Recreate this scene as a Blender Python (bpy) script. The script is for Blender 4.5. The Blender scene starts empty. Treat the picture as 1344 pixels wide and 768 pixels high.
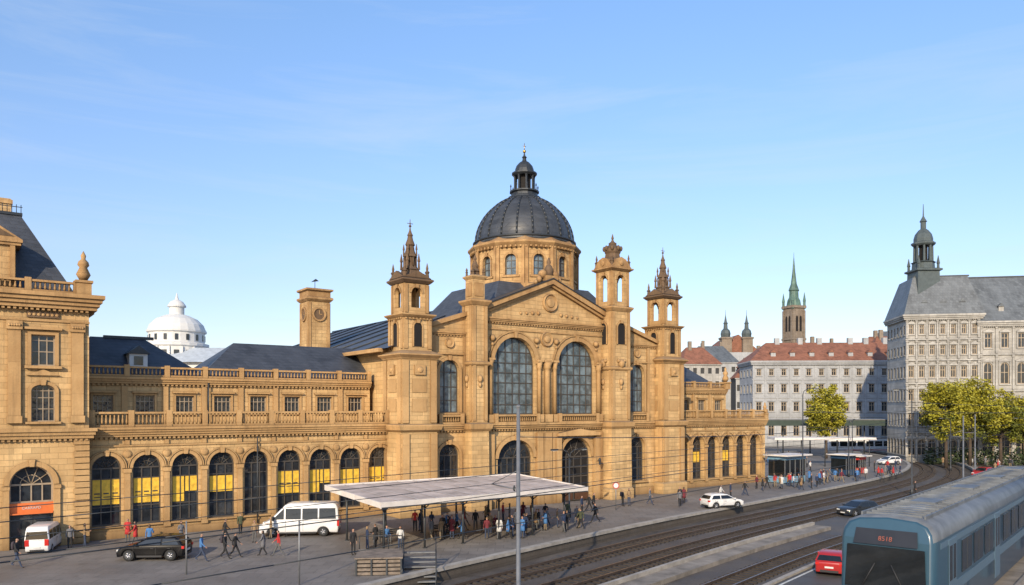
import bpy, bmesh, math, random
from mathutils import Matrix, Vector
random.seed(7)
sc=bpy.context.scene
sc.view_settings.view_transform='Standard'
sc.view_settings.look='None'
sc.view_settings.exposure=0
R=math.radians
COL=sc.collection

# ---------------------------------------------------------------- materials
def nt(name):
    m=bpy.data.materials.new(name); m.use_nodes=True
    n=m.node_tree; n.nodes.clear()
    o=n.nodes.new('ShaderNodeOutputMaterial'); b=n.nodes.new('ShaderNodeBsdfPrincipled')
    n.links.new(b.outputs[0],o.inputs[0])
    return m,n,b
def mathn(n,op,a,b=None,clamp=False):
    x=n.nodes.new('ShaderNodeMath'); x.operation=op; x.use_clamp=clamp
    for i,q in enumerate((a,b)):
        if q is None: continue
        if isinstance(q,(int,float)): x.inputs[i].default_value=q
        else: n.links.new(q,x.inputs[i])
    return x.outputs[0]
def noise(n,vec,scale,detail=5,rough=.6):
    x=n.nodes.new('ShaderNodeTexNoise'); x.inputs['Scale'].default_value=scale
    x.inputs['Detail'].default_value=detail; x.inputs['Roughness'].default_value=rough
    n.links.new(vec,x.inputs['Vector']); return x.outputs['Fac']
def mixc(n,fac,a,b,mode='MIX'):
    x=n.nodes.new('ShaderNodeMix'); x.data_type='RGBA'; x.blend_type=mode
    if isinstance(fac,(int,float)): x.inputs[0].default_value=fac
    else: n.links.new(fac,x.inputs[0])
    for i,q in ((6,a),(7,b)):
        if isinstance(q,(tuple,list)): x.inputs[i].default_value=(*q[:3],1)
        else: n.links.new(q,x.inputs[i])
    return x.outputs[2]
def ramp(n,fac,lo,hi):
    x=n.nodes.new('ShaderNodeMapRange'); n.links.new(fac,x.inputs[0])
    x.inputs[1].default_value=lo; x.inputs[2].default_value=hi
    return x.outputs[0]
def coords(n,kind='Object'):
    return n.nodes.new('ShaderNodeTexCoord').outputs[kind]
def mat(name,base,rough=.7,metal=0.,var=.18,scale=1.5,bump=0.,bscale=30,spec=None,emit=None):
    m,n,b=nt(name); c=coords(n)
    f=ramp(n,noise(n,c,scale),.3,.7)
    lo=tuple(x*(1-var) for x in base); hi=tuple(min(1,x*(1+var)) for x in base)
    n.links.new(mixc(n,f,lo,hi),b.inputs['Base Color'])
    b.inputs['Roughness'].default_value=rough; b.inputs['Metallic'].default_value=metal
    if bump:
        bp=n.nodes.new('ShaderNodeBump'); bp.inputs['Strength'].default_value=bump; bp.inputs['Distance'].default_value=.02
        n.links.new(noise(n,c,bscale),bp.inputs['Height']); n.links.new(bp.outputs[0],b.inputs['Normal'])
    if emit:
        b.inputs['Emission Color'].default_value=(*base,1); b.inputs['Emission Strength'].default_value=emit
    return m
def stone(name,base,bw=1.1,bh=.42,mort=.014,dirt_and_recess=.55,blockvar=.12,hue=(1.0,.88,.74),soot=.5,streak=.5,high=0.):
    m,n,b=nt(name); c=coords(n)
    sep=n.nodes.new('ShaderNodeSeparateXYZ'); n.links.new(c,sep.inputs[0])
    xy=mathn(n,'ADD',sep.outputs[0],sep.outputs[1])
    cb=n.nodes.new('ShaderNodeCombineXYZ'); n.links.new(xy,cb.inputs[0]); n.links.new(sep.outputs[2],cb.inputs[1])
    br=n.nodes.new('ShaderNodeTexBrick'); n.links.new(cb.outputs[0],br.inputs['Vector'])
    br.inputs['Scale'].default_value=1; br.inputs['Brick Width'].default_value=bw; br.inputs['Row Height'].default_value=bh
    br.inputs['Mortar Size'].default_value=mort; br.inputs['Mortar Smooth'].default_value=.3
    br.inputs['Color1'].default_value=(*[x*(1-blockvar) for x in base],1)
    br.inputs['Color2'].default_value=(*[min(1,x*(1+blockvar)) for x in base],1)
    br.inputs['Mortar'].default_value=(*[x*.5 for x in base],1)
    big=ramp(n,noise(n,c,.3,7),.40,.64)
    c1=mixc(n,mathn(n,'MULTIPLY',big,.6),br.outputs['Color'],tuple(base[i]*hue[i]*.66 for i in range(3)))
    mp=n.nodes.new('ShaderNodeMapping'); n.links.new(c,mp.inputs[0]); mp.inputs['Scale'].default_value=(2.2,2.2,.16)
    st=ramp(n,noise(n,mp.outputs[0],1.0,6),.50,.72)
    c2=mixc(n,mathn(n,'MULTIPLY',st,streak),c1,tuple(x*.34 for x in base))
    fine=ramp(n,noise(n,c,5,6,.7),.37,.74)
    c3=mixc(n,mathn(n,'MULTIPLY',fine,.24),c2,tuple(x*.42 for x in base))
    g=n.nodes.new('ShaderNodeNewGeometry'); sn=n.nodes.new('ShaderNodeSeparateXYZ'); n.links.new(g.outputs['Normal'],sn.inputs[0])
    up=ramp(n,sn.outputs[2],.25,.8)
    c3=mixc(n,mathn(n,'MULTIPLY',up,soot),c3,tuple(sum(base)/3*x for x in (.34,.31,.28)))
    if high:
        hz=ramp(n,sep.outputs[2],12,25); hn=ramp(n,noise(n,c,.8,6,.65),.38,.62)
        c3=mixc(n,mathn(n,'MULTIPLY',mathn(n,'MULTIPLY',hz,hn),high),c3,(base[0]*.42,base[1]*.34,base[2]*.30))
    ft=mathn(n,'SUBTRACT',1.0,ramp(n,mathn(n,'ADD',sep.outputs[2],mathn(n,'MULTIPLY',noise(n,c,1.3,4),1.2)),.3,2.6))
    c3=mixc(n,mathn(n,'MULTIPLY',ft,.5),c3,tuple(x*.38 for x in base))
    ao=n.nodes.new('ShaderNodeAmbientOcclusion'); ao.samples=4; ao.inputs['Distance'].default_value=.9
    aof=mathn(n,'MULTIPLY',mathn(n,'SUBTRACT',1.0,ramp(n,ao.outputs['AO'],.25,.93)),dirt_and_recess)
    c4=mixc(n,aof,c3,tuple(base[i]*hue[i]*.22 for i in range(3)))  # occlusion darkening of corners and recesses mixed into the base colour
    n.links.new(c4,b.inputs['Base Color']); b.inputs['Roughness'].default_value=.85
    bp=n.nodes.new('ShaderNodeBump'); bp.inputs['Strength'].default_value=.6; bp.inputs['Distance'].default_value=.035
    h=mathn(n,'ADD',mathn(n,'MULTIPLY',br.outputs['Fac'],-1.),mathn(n,'MULTIPLY',noise(n,c,9,6),.9))
    n.links.new(h,bp.inputs['Height']); n.links.new(bp.outputs[0],b.inputs['Normal'])
    return m
def slate(name,base,rh=.28,rough=.5):
    m,n,b=nt(name); c=coords(n)
    sep=n.nodes.new('ShaderNodeSeparateXYZ'); n.links.new(c,sep.inputs[0])
    xy=mathn(n,'ADD',sep.outputs[0],mathn(n,'MULTIPLY',sep.outputs[1],.99))
    cb=n.nodes.new('ShaderNodeCombineXYZ'); n.links.new(xy,cb.inputs[0]); n.links.new(sep.outputs[2],cb.inputs[1])
    br=n.nodes.new('ShaderNodeTexBrick'); n.links.new(cb.outputs[0],br.inputs['Vector'])
    br.inputs['Scale'].default_value=1; br.inputs['Brick Width'].default_value=.5; br.inputs['Row Height'].default_value=rh
    br.inputs['Mortar Size'].default_value=.015
    br.inputs['Color1'].default_value=(*[x*.75 for x in base],1); br.inputs['Color2'].default_value=(*[x*1.3 for x in base],1)
    br.inputs['Mortar'].default_value=(*[x*.4 for x in base],1)
    f=ramp(n,noise(n,c,.5,6),.35,.7)
    n.links.new(mixc(n,mathn(n,'MULTIPLY',f,.55),br.outputs['Color'],tuple(x*1.8 for x in base)),b.inputs['Base Color'])
    b.inputs['Roughness'].default_value=rough
    bp=n.nodes.new('ShaderNodeBump'); bp.inputs['Strength'].default_value=.4; bp.inputs['Distance'].default_value=.02
    n.links.new(mathn(n,'MULTIPLY',br.outputs['Fac'],-1.),bp.inputs['Height']); n.links.new(bp.outputs[0],b.inputs['Normal'])
    return m
def glassm(name,base,var=1.2,rough=.06,wob=.12):
    m,n,b=nt(name); c=coords(n)
    f=ramp(n,noise(n,c,.9,4),.4,.62)
    n.links.new(mixc(n,f,base,tuple(x*(1+var) for x in base)),b.inputs['Base Color'])
    b.inputs['Roughness'].default_value=rough; b.inputs['IOR'].default_value=1.6
    bp=n.nodes.new('ShaderNodeBump'); bp.inputs['Strength'].default_value=wob; bp.inputs['Distance'].default_value=.05
    n.links.new(noise(n,c,1.6,2),bp.inputs['Height']); n.links.new(bp.outputs[0],b.inputs['Normal'])
    return m
def groundm(name,c1,c2,scale=.15,patch=.5,bump=.3,slab=None):
    m,n,b=nt(name); c=coords(n)
    f=ramp(n,noise(n,c,scale,8,.65),.35,.68)
    col=mixc(n,f,c1,c2)
    g=ramp(n,noise(n,c,9,3),.3,.7)
    col=mixc(n,mathn(n,'MULTIPLY',g,.3),col,tuple(x*.55 for x in c1))
    g2=ramp(n,noise(n,c,.9,6,.7),.54,.70)
    col=mixc(n,mathn(n,'MULTIPLY',g2,.5),col,tuple(x*.45 for x in c1))
    h=noise(n,c,25,4)
    if slab:
        br=n.nodes.new('ShaderNodeTexBrick'); n.links.new(c,br.inputs['Vector'])
        br.inputs['Scale'].default_value=1; br.inputs['Brick Width'].default_value=slab[0]; br.inputs['Row Height'].default_value=slab[1]
        br.inputs['Mortar Size'].default_value=.02
        br.inputs['Color1'].default_value=(1,1,1,1); br.inputs['Color2'].default_value=(.78,.78,.78,1); br.inputs['Mortar'].default_value=(.5,.5,.5,1)
        col=mixc(n,.8,col,br.outputs['Color'],'MULTIPLY')
    n.links.new(col,b.inputs['Base Color'])
    r=n.nodes.new('ShaderNodeMapRange'); n.links.new(f,r.inputs[0]); r.inputs[3].default_value=.55; r.inputs[4].default_value=.9
    n.links.new(r.outputs[0],b.inputs['Roughness'])
    bp=n.nodes.new('ShaderNodeBump'); bp.inputs['Strength'].default_value=bump; bp.inputs['Distance'].default_value=.03
    n.links.new(h,bp.inputs['Height']); n.links.new(bp.outputs[0],b.inputs['Normal'])
    return m

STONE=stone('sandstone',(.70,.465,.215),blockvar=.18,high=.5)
STONE2=stone('carved_sandstone',(.57,.355,.155),bw=3,bh=2.2,mort=.004,dirt_and_recess=.85,high=.7)
SPIRE=stone('weathered_stone',(.18,.115,.066),bw=3,bh=2,mort=.004,dirt_and_recess=.8)
SLATE=slate('slate',(.045,.050,.060))
DOMEM=slate('dome_lead',(.040,.044,.050),rh=.5,rough=.42)
LEAD=mat('lead_sheet',(.04,.045,.05),.4,.3,bump=.2)
LEADG=mat('green_grey_lead',(.085,.105,.105),.5,.2,bump=.2)
FRAME=mat('window_frame',(.07,.06,.05),.5)
FRAMEW=mat('pale_window_frame',(.34,.27,.19),.6)
GLASS=glassm('window_glass',(.016,.019,.023),wob=.3)
GLASSB=glassm('hall_glass_sky_tint',(.055,.072,.082),var=2.0,wob=.4)  # pale patches painted into the glass colour as reflected sky
DARK=mat('dark_interior',(.012,.010,.009),.9)
YEL=mat('yellow_poster',(.78,.48,.05),.6,var=.3,scale=2.5)
ORN=mat('orange_sign',(.70,.17,.04),.5)
GOLD=mat('gilded_metal',(.7,.45,.12),.3,.9)
WHITEST=stone('pale_stone',(.43,.44,.45),bw=1.5,bh=.6,mort=.006,dirt_and_recess=.5,blockvar=.05,hue=(.9,.9,.9),soot=.2,streak=.35)
CREAM=stone('cream_stone',(.47,.45,.41),bw=1.5,bh=.6,mort=.008,dirt_and_recess=.75,blockvar=.12,hue=(.9,.9,.9),soot=.4)
GREYST=stone('grey_brown_stone',(.27,.22,.17),bw=1.2,bh=.6,mort=.01,dirt_and_recess=.5)
REDT=slate('red_tile',(.20,.085,.052),rough=.8)
SLATE2=slate('blue_slate',(.095,.107,.118),rh=.5)
COPPER=mat('green_copper',(.09,.16,.13),.6,.1,var=.35,scale=.6)
WHITEP=mat('white_render',(.62,.62,.60),.7,var=.08,bump=.1)
METAL=mat('galvanised_steel',(.22,.225,.23),.5,.5)
METALD=mat('dark_painted_steel',(.05,.055,.06),.5,.3)
RAILM=mat('rail_steel',(.24,.19,.16),.35,.8)
SLEEP=mat('sleeper',(.045,.036,.03),.9,var=.3)
BALLAST=groundm('ballast',(.078,.066,.056),(.145,.125,.108),scale=.5,bump=1.)
PAVE=groundm('plaza_paving',(.180,.163,.148),(.275,.252,.230),scale=.12,slab=(1.2,1.2))
ASPH=groundm('asphalt',(.085,.079,.073),(.145,.135,.125),scale=.1)
CONC=mat('concrete',(.24,.212,.18),.85,var=.4,scale=.8,bump=.4)
WALLD=stone('retaining_stone',(.17,.145,.12),bw=.9,bh=.3,mort=.02,dirt_and_recess=.6)
CONCL=mat('pale_concrete',(.34,.315,.28),.85,var=.25,scale=1.2,bump=.2)
PAINT=mat('road_paint',(.55,.55,.52),.7,var=.25,scale=3)
TYRE=mat('tyre_rubber',(.02,.02,.02),.85)
RIM=mat('alloy_rim',(.5,.5,.52),.3,.9)
CARGL=glassm('car_glass',(.010,.012,.014),var=.5,rough=.04,wob=0.02)
LAMPW=mat('headlight_glass',(.75,.75,.72),.15)
LAMPR=mat('tail_light_red',(.5,.02,.015),.2)
PLASTIC=mat('black_plastic',(.025,.025,.027),.6)
CANW=mat('canopy_white_metal',(.66,.61,.56),.55,var=.15,scale=1)
CANT=mat('canopy_roof_membrane',(.50,.42,.37),.7,var=.35,scale=.7)
RED=mat('red_paint',(.45,.03,.025),.35)
BARK=mat('bark',(.07,.05,.035),.95,bump=.6,var=.3)
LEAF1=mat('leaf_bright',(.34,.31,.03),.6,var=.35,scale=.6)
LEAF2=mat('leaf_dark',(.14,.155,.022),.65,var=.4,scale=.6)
HEDG=mat('hedge_leaf',(.05,.075,.03),.8,var=.5,scale=.8)

# ---------------------------------------------------------------- builder
class MB:
    def __init__(s): s.v=[];s.f=[];s.m=[];s.sm=[];s.M=None
    def p(s,co):
        co=Vector(co)
        if s.M is not None: co=s.M@co
        s.v.append(co); return len(s.v)-1
    def face(s,ids,m=0,sm=False): s.f.append(ids); s.m.append(m); s.sm.append(sm)
    def poly(s,pts,m=0,sm=False): s.face([s.p(q) for q in pts],m,sm)
    def box(s,x0,x1,y0,y1,z0,z1,m=0):
        i=[s.p((x,y,z)) for z in (z0,z1) for y in (y0,y1) for x in (x0,x1)]
        for q in ((0,2,3,1),(4,5,7,6),(0,1,5,4),(2,6,7,3),(0,4,6,2),(1,3,7,5)): s.face([i[k] for k in q],m)
    def lathe(s,cx,cy,prof,n=12,m=0,rot=0,sm=False,sx=1,sy=1):
        rings=[]
        for r,z in prof:
            rings.append([s.p((cx+sx*r*math.cos(rot+2*math.pi*k/n),cy+sy*r*math.sin(rot+2*math.pi*k/n),z)) for k in range(n)])
        for a,b in zip(rings,rings[1:]):
            for k in range(n): s.face([a[k],a[(k+1)%n],b[(k+1)%n],b[k]],m,sm)
        s.face(rings[0][::-1],m); s.face(rings[-1],m)
    def sq(s,cx,cy,prof,m=0): s.lathe(cx,cy,[(h*1.41421,z) for h,z in prof],4,m,math.pi/4)
    def disc(s,cx,cy,cz,prof,n=16,m=0,sm=False):
        rings=[[s.p((cx+r*math.cos(2*math.pi*k/n),cy+yo,cz+r*math.sin(2*math.pi*k/n))) for k in range(n)] for r,yo in prof]
        for a,b in zip(rings,rings[1:]):
            for k in range(n): s.face([a[k],a[(k+1)%n],b[(k+1)%n],b[k]],m,sm)
        s.face(rings[0],m); s.face(rings[-1],m)
    def bar(s,a,b,r1,r2=None,n=6,m=0,sm=True):
        if r2 is None: r2=r1
        a=Vector(a);b=Vector(b);d=(b-a).normalized()
        up=Vector((0,0,1)) if abs(d.z)<.9 else Vector((1,0,0))
        x=d.cross(up).normalized(); y=d.cross(x)
        ra=[s.p(a+(x*math.cos(2*math.pi*k/n)+y*math.sin(2*math.pi*k/n))*r1) for k in range(n)]
        rb=[s.p(b+(x*math.cos(2*math.pi*k/n)+y*math.sin(2*math.pi*k/n))*r2) for k in range(n)]
        for k in range(n): s.face([ra[k],ra[(k+1)%n],rb[(k+1)%n],rb[k]],m,sm)
        s.face(ra[::-1],m); s.face(rb,m)
    def prism(s,pts,y0,y1,m=0):
        a=[s.p((x,y0,z)) for x,z in pts]; b=[s.p((x,y1,z)) for x,z in pts]; n=len(pts)
        s.face(a,m); s.face(b[::-1],m)
        for k in range(n): s.face([a[k],b[k],b[(k+1)%n],a[(k+1)%n]],m)
    def ball(s,c,r,n=8,m=0,sz=1):
        s.lathe(c[0],c[1],[(r*math.sin(math.pi*k/6)+.001,c[2]-r*sz*math.cos(math.pi*k/6)) for k in range(7)],n,m,0,True)
    def mesh(s,name,mats):
        me=bpy.data.meshes.new(name)
        me.from_pydata([tuple(q) for q in s.v],[],s.f)
        for q in mats: me.materials.append(q)
        me.polygons.foreach_set('material_index',s.m); me.polygons.foreach_set('use_smooth',s.sm)
        bm=bmesh.new(); bm.from_mesh(me); bmesh.ops.recalc_face_normals(bm,faces=bm.faces); bm.to_mesh(me); bm.free()
        me.update(); return me
def obj(name,data,parent=None,loc=(0,0,0),rot=0):
    o=bpy.data.objects.new(name,data); COL.objects.link(o)
    o.location=loc; o.rotation_euler=(0,0,rot)
    if parent: o.parent=parent
    return o
def mk(name,mb,mats,parent=None,loc=(0,0,0),rot=0):
    return obj(name,mb.mesh(name,mats),parent,loc,rot)
def tag(o,label,cat,group=None,kind=None):
    o['label']=label
    if cat: o['category']=cat
    if group: o['group']=group
    if kind: o['kind']=kind
    return o
def thing(name,label,cat,loc=(0,0,0),rot=0,group=None):
    return tag(obj(name,None,None,loc,rot),label,cat,group)
def lettering(txt,size,parent,loc,rot,m,ext=.006):
    t=bpy.data.curves.new('t','FONT'); t.body=txt; t.size=size; t.align_x='CENTER'; t.extrude=ext
    to=bpy.data.objects.new('t',t); COL.objects.link(to)
    dg=bpy.context.evaluated_depsgraph_get(); me=bpy.data.meshes.new_from_object(to.evaluated_get(dg)); bpy.data.objects.remove(to)
    me.materials.clear(); me.materials.append(m)
    o=obj('lettering',me,parent,loc); o.rotation_euler=rot; return o

# ---------------------------------------------------------------- architecture helpers
def arcpts(op,extra=0,n=12):
    cx,hw,sill,spr,rise=op
    if rise<=0:
        return [(cx-hw-extra,spr+extra),(cx+hw+extra,spr+extra)]
    return [(cx-(hw+extra)*math.cos(math.pi*k/n),spr+(rise+extra)*math.sin(math.pi*k/n)) for k in range(n+1)]
def wall_band(mb,x0,x1,z0,z1,y,ops=(),depth=.35,m=0):
    cur=x0
    for op in sorted(ops):
        cx,hw,sill,spr,rise=op; a=cx-hw;b=cx+hw
        if a>cur+1e-4: mb.poly([(cur,y,z0),(a,y,z0),(a,y,z1),(cur,y,z1)],m)
        if sill>z0+.01: mb.poly([(a,y,z0),(b,y,z0),(b,y,sill),(a,y,sill)],m)
        arc=arcpts(op)
        for p,q in zip(arc,arc[1:]): mb.poly([(p[0],y,p[1]),(q[0],y,q[1]),(q[0],y,z1),(p[0],y,z1)],m)
        out=[(a,sill)]+arc+[(b,sill)]
        if rise<=0: out=[(a,sill),(a,spr),(b,spr),(b,sill)]
        for k in range(len(out)):
            p=out[k];q=out[(k+1)%len(out)]
            if abs(p[0]-q[0])+abs(p[1]-q[1])<1e-5: continue
            mb.poly([(p[0],y,p[1]),(q[0],y,q[1]),(q[0],y+depth,q[1]),(p[0],y+depth,p[1])],m)
        cur=b
    if x1>cur+1e-4: mb.poly([(cur,y,z0),(x1,y,z0),(x1,y,z1),(cur,y,z1)],m)
def archivolt(mb,op,y,t=.28,p=.12,m=0,key=True,leg=False):
    cx,hw,sill,spr,rise=op
    ia=arcpts(op); oa=arcpts(op,t)
    if leg:
        ia=[(cx-hw,sill)]+ia+[(cx+hw,sill)]; oa=[(cx-hw-t,sill)]+oa+[(cx+hw+t,sill)]
    for k in range(len(ia)-1):
        a,b,c,d=ia[k],ia[k+1],oa[k+1],oa[k]
        mb.poly([(a[0],y-p,a[1]),(b[0],y-p,b[1]),(c[0],y-p,c[1]),(d[0],y-p,d[1])],m)
        mb.poly([(d[0],y-p,d[1]),(c[0],y-p,c[1]),(c[0],y+.02,c[1]),(d[0],y+.02,d[1])],m)
        mb.poly([(a[0],y-p,a[1]),(b[0],y-p,b[1]),(b[0],y+.02,b[1]),(a[0],y+.02,a[1])],m)
    if key and rise>0:
        z=spr+rise
        mb.prism([(cx-.14,z-.06),(cx+.14,z-.06),(cx+.2,z+t+.12),(cx-.2,z+t+.12)],y-p-.09,y+.01,m)
def cornice(mb,x0,x1,y,z0,z1,proj,n=3,m=0,e=0.,dent=True,back=.3):
    h=(z1-z0)/n
    for i in range(n):
        p=proj*(.35+.65*(i+1)/n)
        mb.box(x0-e*p,x1+e*p,y-p,y+back+.01*i,z0+i*h,z0+(i+1)*h,m)
    if dent:
        k=int((x1-x0)/.34); st=(x1-x0)/max(k,1)
        for i in range(k):
            xx=x0+st*(i+.5); mb.box(xx-.09,xx+.09,y-proj*.42,y+.02,z0-.17,z0-.002,m)
def balustrade(mb,x0,x1,y,z0,h,m=0,ped=2.83,off=0.,sp=.30,pedh=.12):
    mb.box(x0,x1,y-.16,y+.16,z0,z0+.16,m)
    mb.box(x0,x1,y-.17,y+.17,z0+h-.15,z0+h,m)
    n=max(1,round((x1-x0)/ped)); st=(x1-x0)/n
    for i in range(n+1):
        xx=x0+st*i; mb.box(xx-.2,xx+.2,y-.21,y+.21,z0-.003,z0+h+pedh,m)
    k=int((x1-x0)/sp)
    for i in range(k):
        xx=x0+(i+.5)*(x1-x0)/k
        if min(abs(((xx-x0)/st)%1),1-abs(((xx-x0)/st)%1))*st<.25: continue
        a=z0+.16;b=z0+h-.15
        mb.lathe(xx,y,[(.06,a),(.095,a+(b-a)*.3),(.05,a+(b-a)*.7),(.075,b)],6,m,0,True)
WC={}
def win_mesh(hw,sill,spr,rise,nx=2,tr=(),fw=.07,fan=False,gl=GLASS,fr=FRAME):
    key=(hw,sill,spr,rise,nx,tuple(tr),fw,fan,gl.name,fr.name)
    if key in WC: return WC[key]
    mb=MB(); op=(0,hw,sill,spr,rise); arc=arcpts(op,0,16)
    pts=[(-hw,sill)]+arc+[(hw,sill)] if rise>0 else [(-hw,sill),(-hw,spr),(hw,spr),(hw,sill)]
    mb.poly([(x,0,z) for x,z in pts],1)
    def topz(x): return spr+(rise*math.sqrt(max(0,1-(x/hw)**2)) if rise>0 else 0)
    inn=[(x*(1-fw*1.3/hw),(z-sill)*(1-fw*1.1/(spr+rise-sill))+sill) for x,z in pts]
    for k in range(len(pts)-1):
        a,b,c,d=pts[k],pts[k+1],inn[k+1],inn[k]
        mb.poly([(a[0],-.07,a[1]),(b[0],-.07,b[1]),(c[0],-.07,c[1]),(d[0],-.07,d[1])],0)
        mb.poly([(d[0],-.07,d[1]),(c[0],-.07,c[1]),(c[0],.0,c[1]),(d[0],.0,d[1])],0)
    mb.box(-hw,hw,-.09,.01,sill,sill+fw*1.3,0)
    for i in range(1,nx):
        x=-hw+2*hw*i/nx
        top=(spr if fan else topz(x)-.02)
        mb.box(x-fw/2,x+fw/2,-.075,.005,sill+.01,top,0)
    for z in tr:
        w=hw if z<=spr else hw*math.sqrt(max(0,1-((z-spr)/rise)**2))
        mb.box(-w+.01,w-.01,-.08,.006,z-fw/2,z+fw/2,0)
    if fan:
        mb.box(-hw+.01,hw-.01,-.085,.007,spr-fw*.7,spr+fw*.7,0)
        for k in range(1,5):
            a=math.pi*k/5
            mb.bar((0,-.03,spr),(.97*hw*math.cos(a),-.03,spr+.97*rise*math.sin(a)),fw*.4,n=4)
        pr=[(.5*hw*math.cos(math.pi*k/8),spr+.5*rise*math.sin(math.pi*k/8)) for k in range(9)]
        for p,q in zip(pr,pr[1:]): mb.bar((p[0],-.03,p[1]),(q[0],-.03,q[1]),fw*.4,n=4)
    me=mb.mesh('window',[fr,gl]); WC[key]=me; return me
def frame4(mb,cx,cy,fn):
    for k in range(4):
        mb.M=Matrix.Translation((cx,cy,0))@Matrix.Rotation(k*math.pi/2,4,'Z'); fn(k)
    mb.M=None
def hip(mb,x0,x1,y0,y1,z0,z1,hl=None,hr=None,m=0):
    yc=(y0+y1)/2; hl=(y1-y0)/2 if hl is None else hl; hr=(y1-y0)/2 if hr is None else hr
    a,b,c,d=(x0,y0,z0),(x1,y0,z0),(x1,y1,z0),(x0,y1,z0); e=(x0+hl,yc,z1); f=(x1-hr,yc,z1)
    mb.poly([a,b,f,e],m);mb.poly([c,d,e,f],m);mb.poly([d,a,e],m);mb.poly([b,c,f],m)
def frust(mb,x0,x1,y0,y1,z0,ins,z1,m=0):
    a=[mb.p(q) for q in ((x0,y0,z0),(x1,y0,z0),(x1,y1,z0),(x0,y1,z0))]
    b=[mb.p(q) for q in ((x0+ins,y0+ins,z1),(x1-ins,y0+ins,z1),(x1-ins,y1-ins,z1),(x0+ins,y1-ins,z1))]
    for k in range(4): mb.face([a[k],a[(k+1)%4],b[(k+1)%4],b[k]],m)
    mb.face(b,m)

# ================================================================= STATION
P0=Vector((-31.5,58.3,0)); ANG=R(35.5)
ST=thing('railway_station','ornate golden sandstone railway station with slate dome and corner towers','railway station',P0,ANG)
MS=Matrix.Translation(P0)@Matrix.Rotation(ANG,4,'Z')
def loc2w(u,v,z=0): return MS@Vector((u,-v,z))
SM=[STONE,STONE2,SPIRE,SLATE,DARK,LEAD]

def wing(x0,x1,cs,hw,upx0,upx1,dep=.45):
    mb=MB()
    ops=[(c,hw,1.0,5.35,hw) for c in cs]
    wall_band(mb,x0,x1,0,8.0,0,ops,dep)
    mb.box(x0,x1,-.14,.02,0,.55,1)
    mb.box(x0,x1,-.1,.02,.55,.62,1)
    for c in cs:
        archivolt(mb,(c,hw,1.0,5.35,hw),0,.26,.1,1)
        archivolt(mb,(c,hw+.3,1.0,5.35,hw+.3),0,.07,.16,1,False)
        mb.box(c-hw-.12,c+hw+.12,-.2,.03,.86,1.0,1)
    sp=cs[1]-cs[0]
    for i in range(len(cs)+1):
        xx=cs[0]-sp/2+sp*i
        if xx-.2<x0 or xx+.2>x1: continue
        mb.box(xx-.2,xx+.2,-.17,.02,.62,5.0,1); mb.box(xx-.28,xx+.28,-.24,.02,5.0,5.3,1)
        mb.box(xx-.26,xx+.26,-.22,.02,.64,.95,1)
        mb.disc(xx,-.08,6.45,[(.05,-.06),(.2,-.04),(.3,0),(.3,.1)],12,1)
        mb.box(xx-.16,xx+.16,-.12,.02,7.15,7.5,1)
    mb.box(x0,x1,-.1,.02,7.0,7.12,1)
    cornice(mb,x0,x1,0,7.75,8.5,.6,4,1)
    mk('arcade_wall',mb,SM,ST)
    mb=MB(); balustrade(mb,x0+.2,x1-.2,-.25,8.52,1.15,1,sp,0,.28)
    mk('balustrade',mb,SM,ST)
    mb=MB(); mb.box(x0,x1,dep-.1,4.3,8.3,8.48,1)
    mk('terrace',mb,SM,ST)
    mb=MB(); n=int((upx1-upx0)/2.83); stp=(upx1-upx0)/n; uc=[upx0+stp*(i+.5) for i in range(n)]
    uo=[(c,.72,9.55,11.0,0) for c in uc]
    wall_band(mb,upx0,upx1,8.48,12.3,4,uo,.3)
    for o in uo:
        archivolt(mb,o,4,.16,.08,1,False,True); mb.box(o[0]-.95,o[0]+.95,3.78,4.02,9.36,9.54,1)
        mb.box(o[0]-1.0,o[0]+1.0,3.75,4.02,11.2,11.34,1)
        xx=o[0]+stp/2
        if xx<upx1-.3: mb.box(xx-.22,xx+.22,3.86,4.02,8.5,11.75,1)
    cornice(mb,upx0,upx1,4,11.95,12.5,.45,3,1)
    mb.box(upx0,upx1,14,14.3,8.48,12.4,0)
    mb.box(upx1-.3,upx1-.003,4.02,13.98,8.48,12.29,0)
    mk('upper_wall',mb,SM,ST)
    mb=MB(); balustrade(mb,upx0+.2,upx1-.2,3.85,12.52,.85,1,stp,0,.3); mk('balustrade',mb,SM,ST)
    for o in uo:
        obj('window',win_mesh(.72,9.55,11.0,0,4,(10.5,),.06,fr=FRAMEW),ST,(o[0],4.24,0))
LC=[.95+2.83*i for i in range(9)]
wing(-.3,24.4,LC,1.02,-.3,24.5)
RC=[64.6+2.8*i for i in range(6)]
wing(61.0,80.8,RC,1.12,61.0,77.6,.8)
wm=win_mesh(1.02,1.0,5.35,1.02,3,(2.4,4.55),.08,True)
wm2=win_mesh(1.12,1.0,5.35,1.12,3,(2.4,4.55),.08,True)
pm=MB(); pm.box(-.93,.93,-.05,-.03,2.6,4.5,0)
for i in range(3):
    pm.box(-.8+.62*i,-.42+.62*i,-.056,-.051,3.4,3.5,1); pm.box(-.8+.62*i,-.32+.62*i,-.056,-.051,3.15,3.22,1)
pmesh=pm.mesh('poster',[YEL,METALD])
pm=MB(); pm.box(-.93,.93,-.05,-.03,3.1,4.4,0); pmesh2=pm.mesh('poster',[YEL])
pm=MB(); pm.box(-.93,-.05,-.05,-.03,2.5,4.5,0); pm.box(.05,.93,-.05,-.03,3.3,4.5,0); pmesh3=pm.mesh('poster',[YEL])
for i,c in enumerate(LC):
    w=obj('window',wm,ST,(c,.35,0))
    if i!=4: obj('poster',(pmesh,pmesh2,pmesh3,pmesh)[(i*7)%4],w)
for i,c in enumerate(RC):
    w=obj('window',wm2,ST,(c,.7,0))
    if i in(1,3): obj('poster',pmesh2,w)
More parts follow.
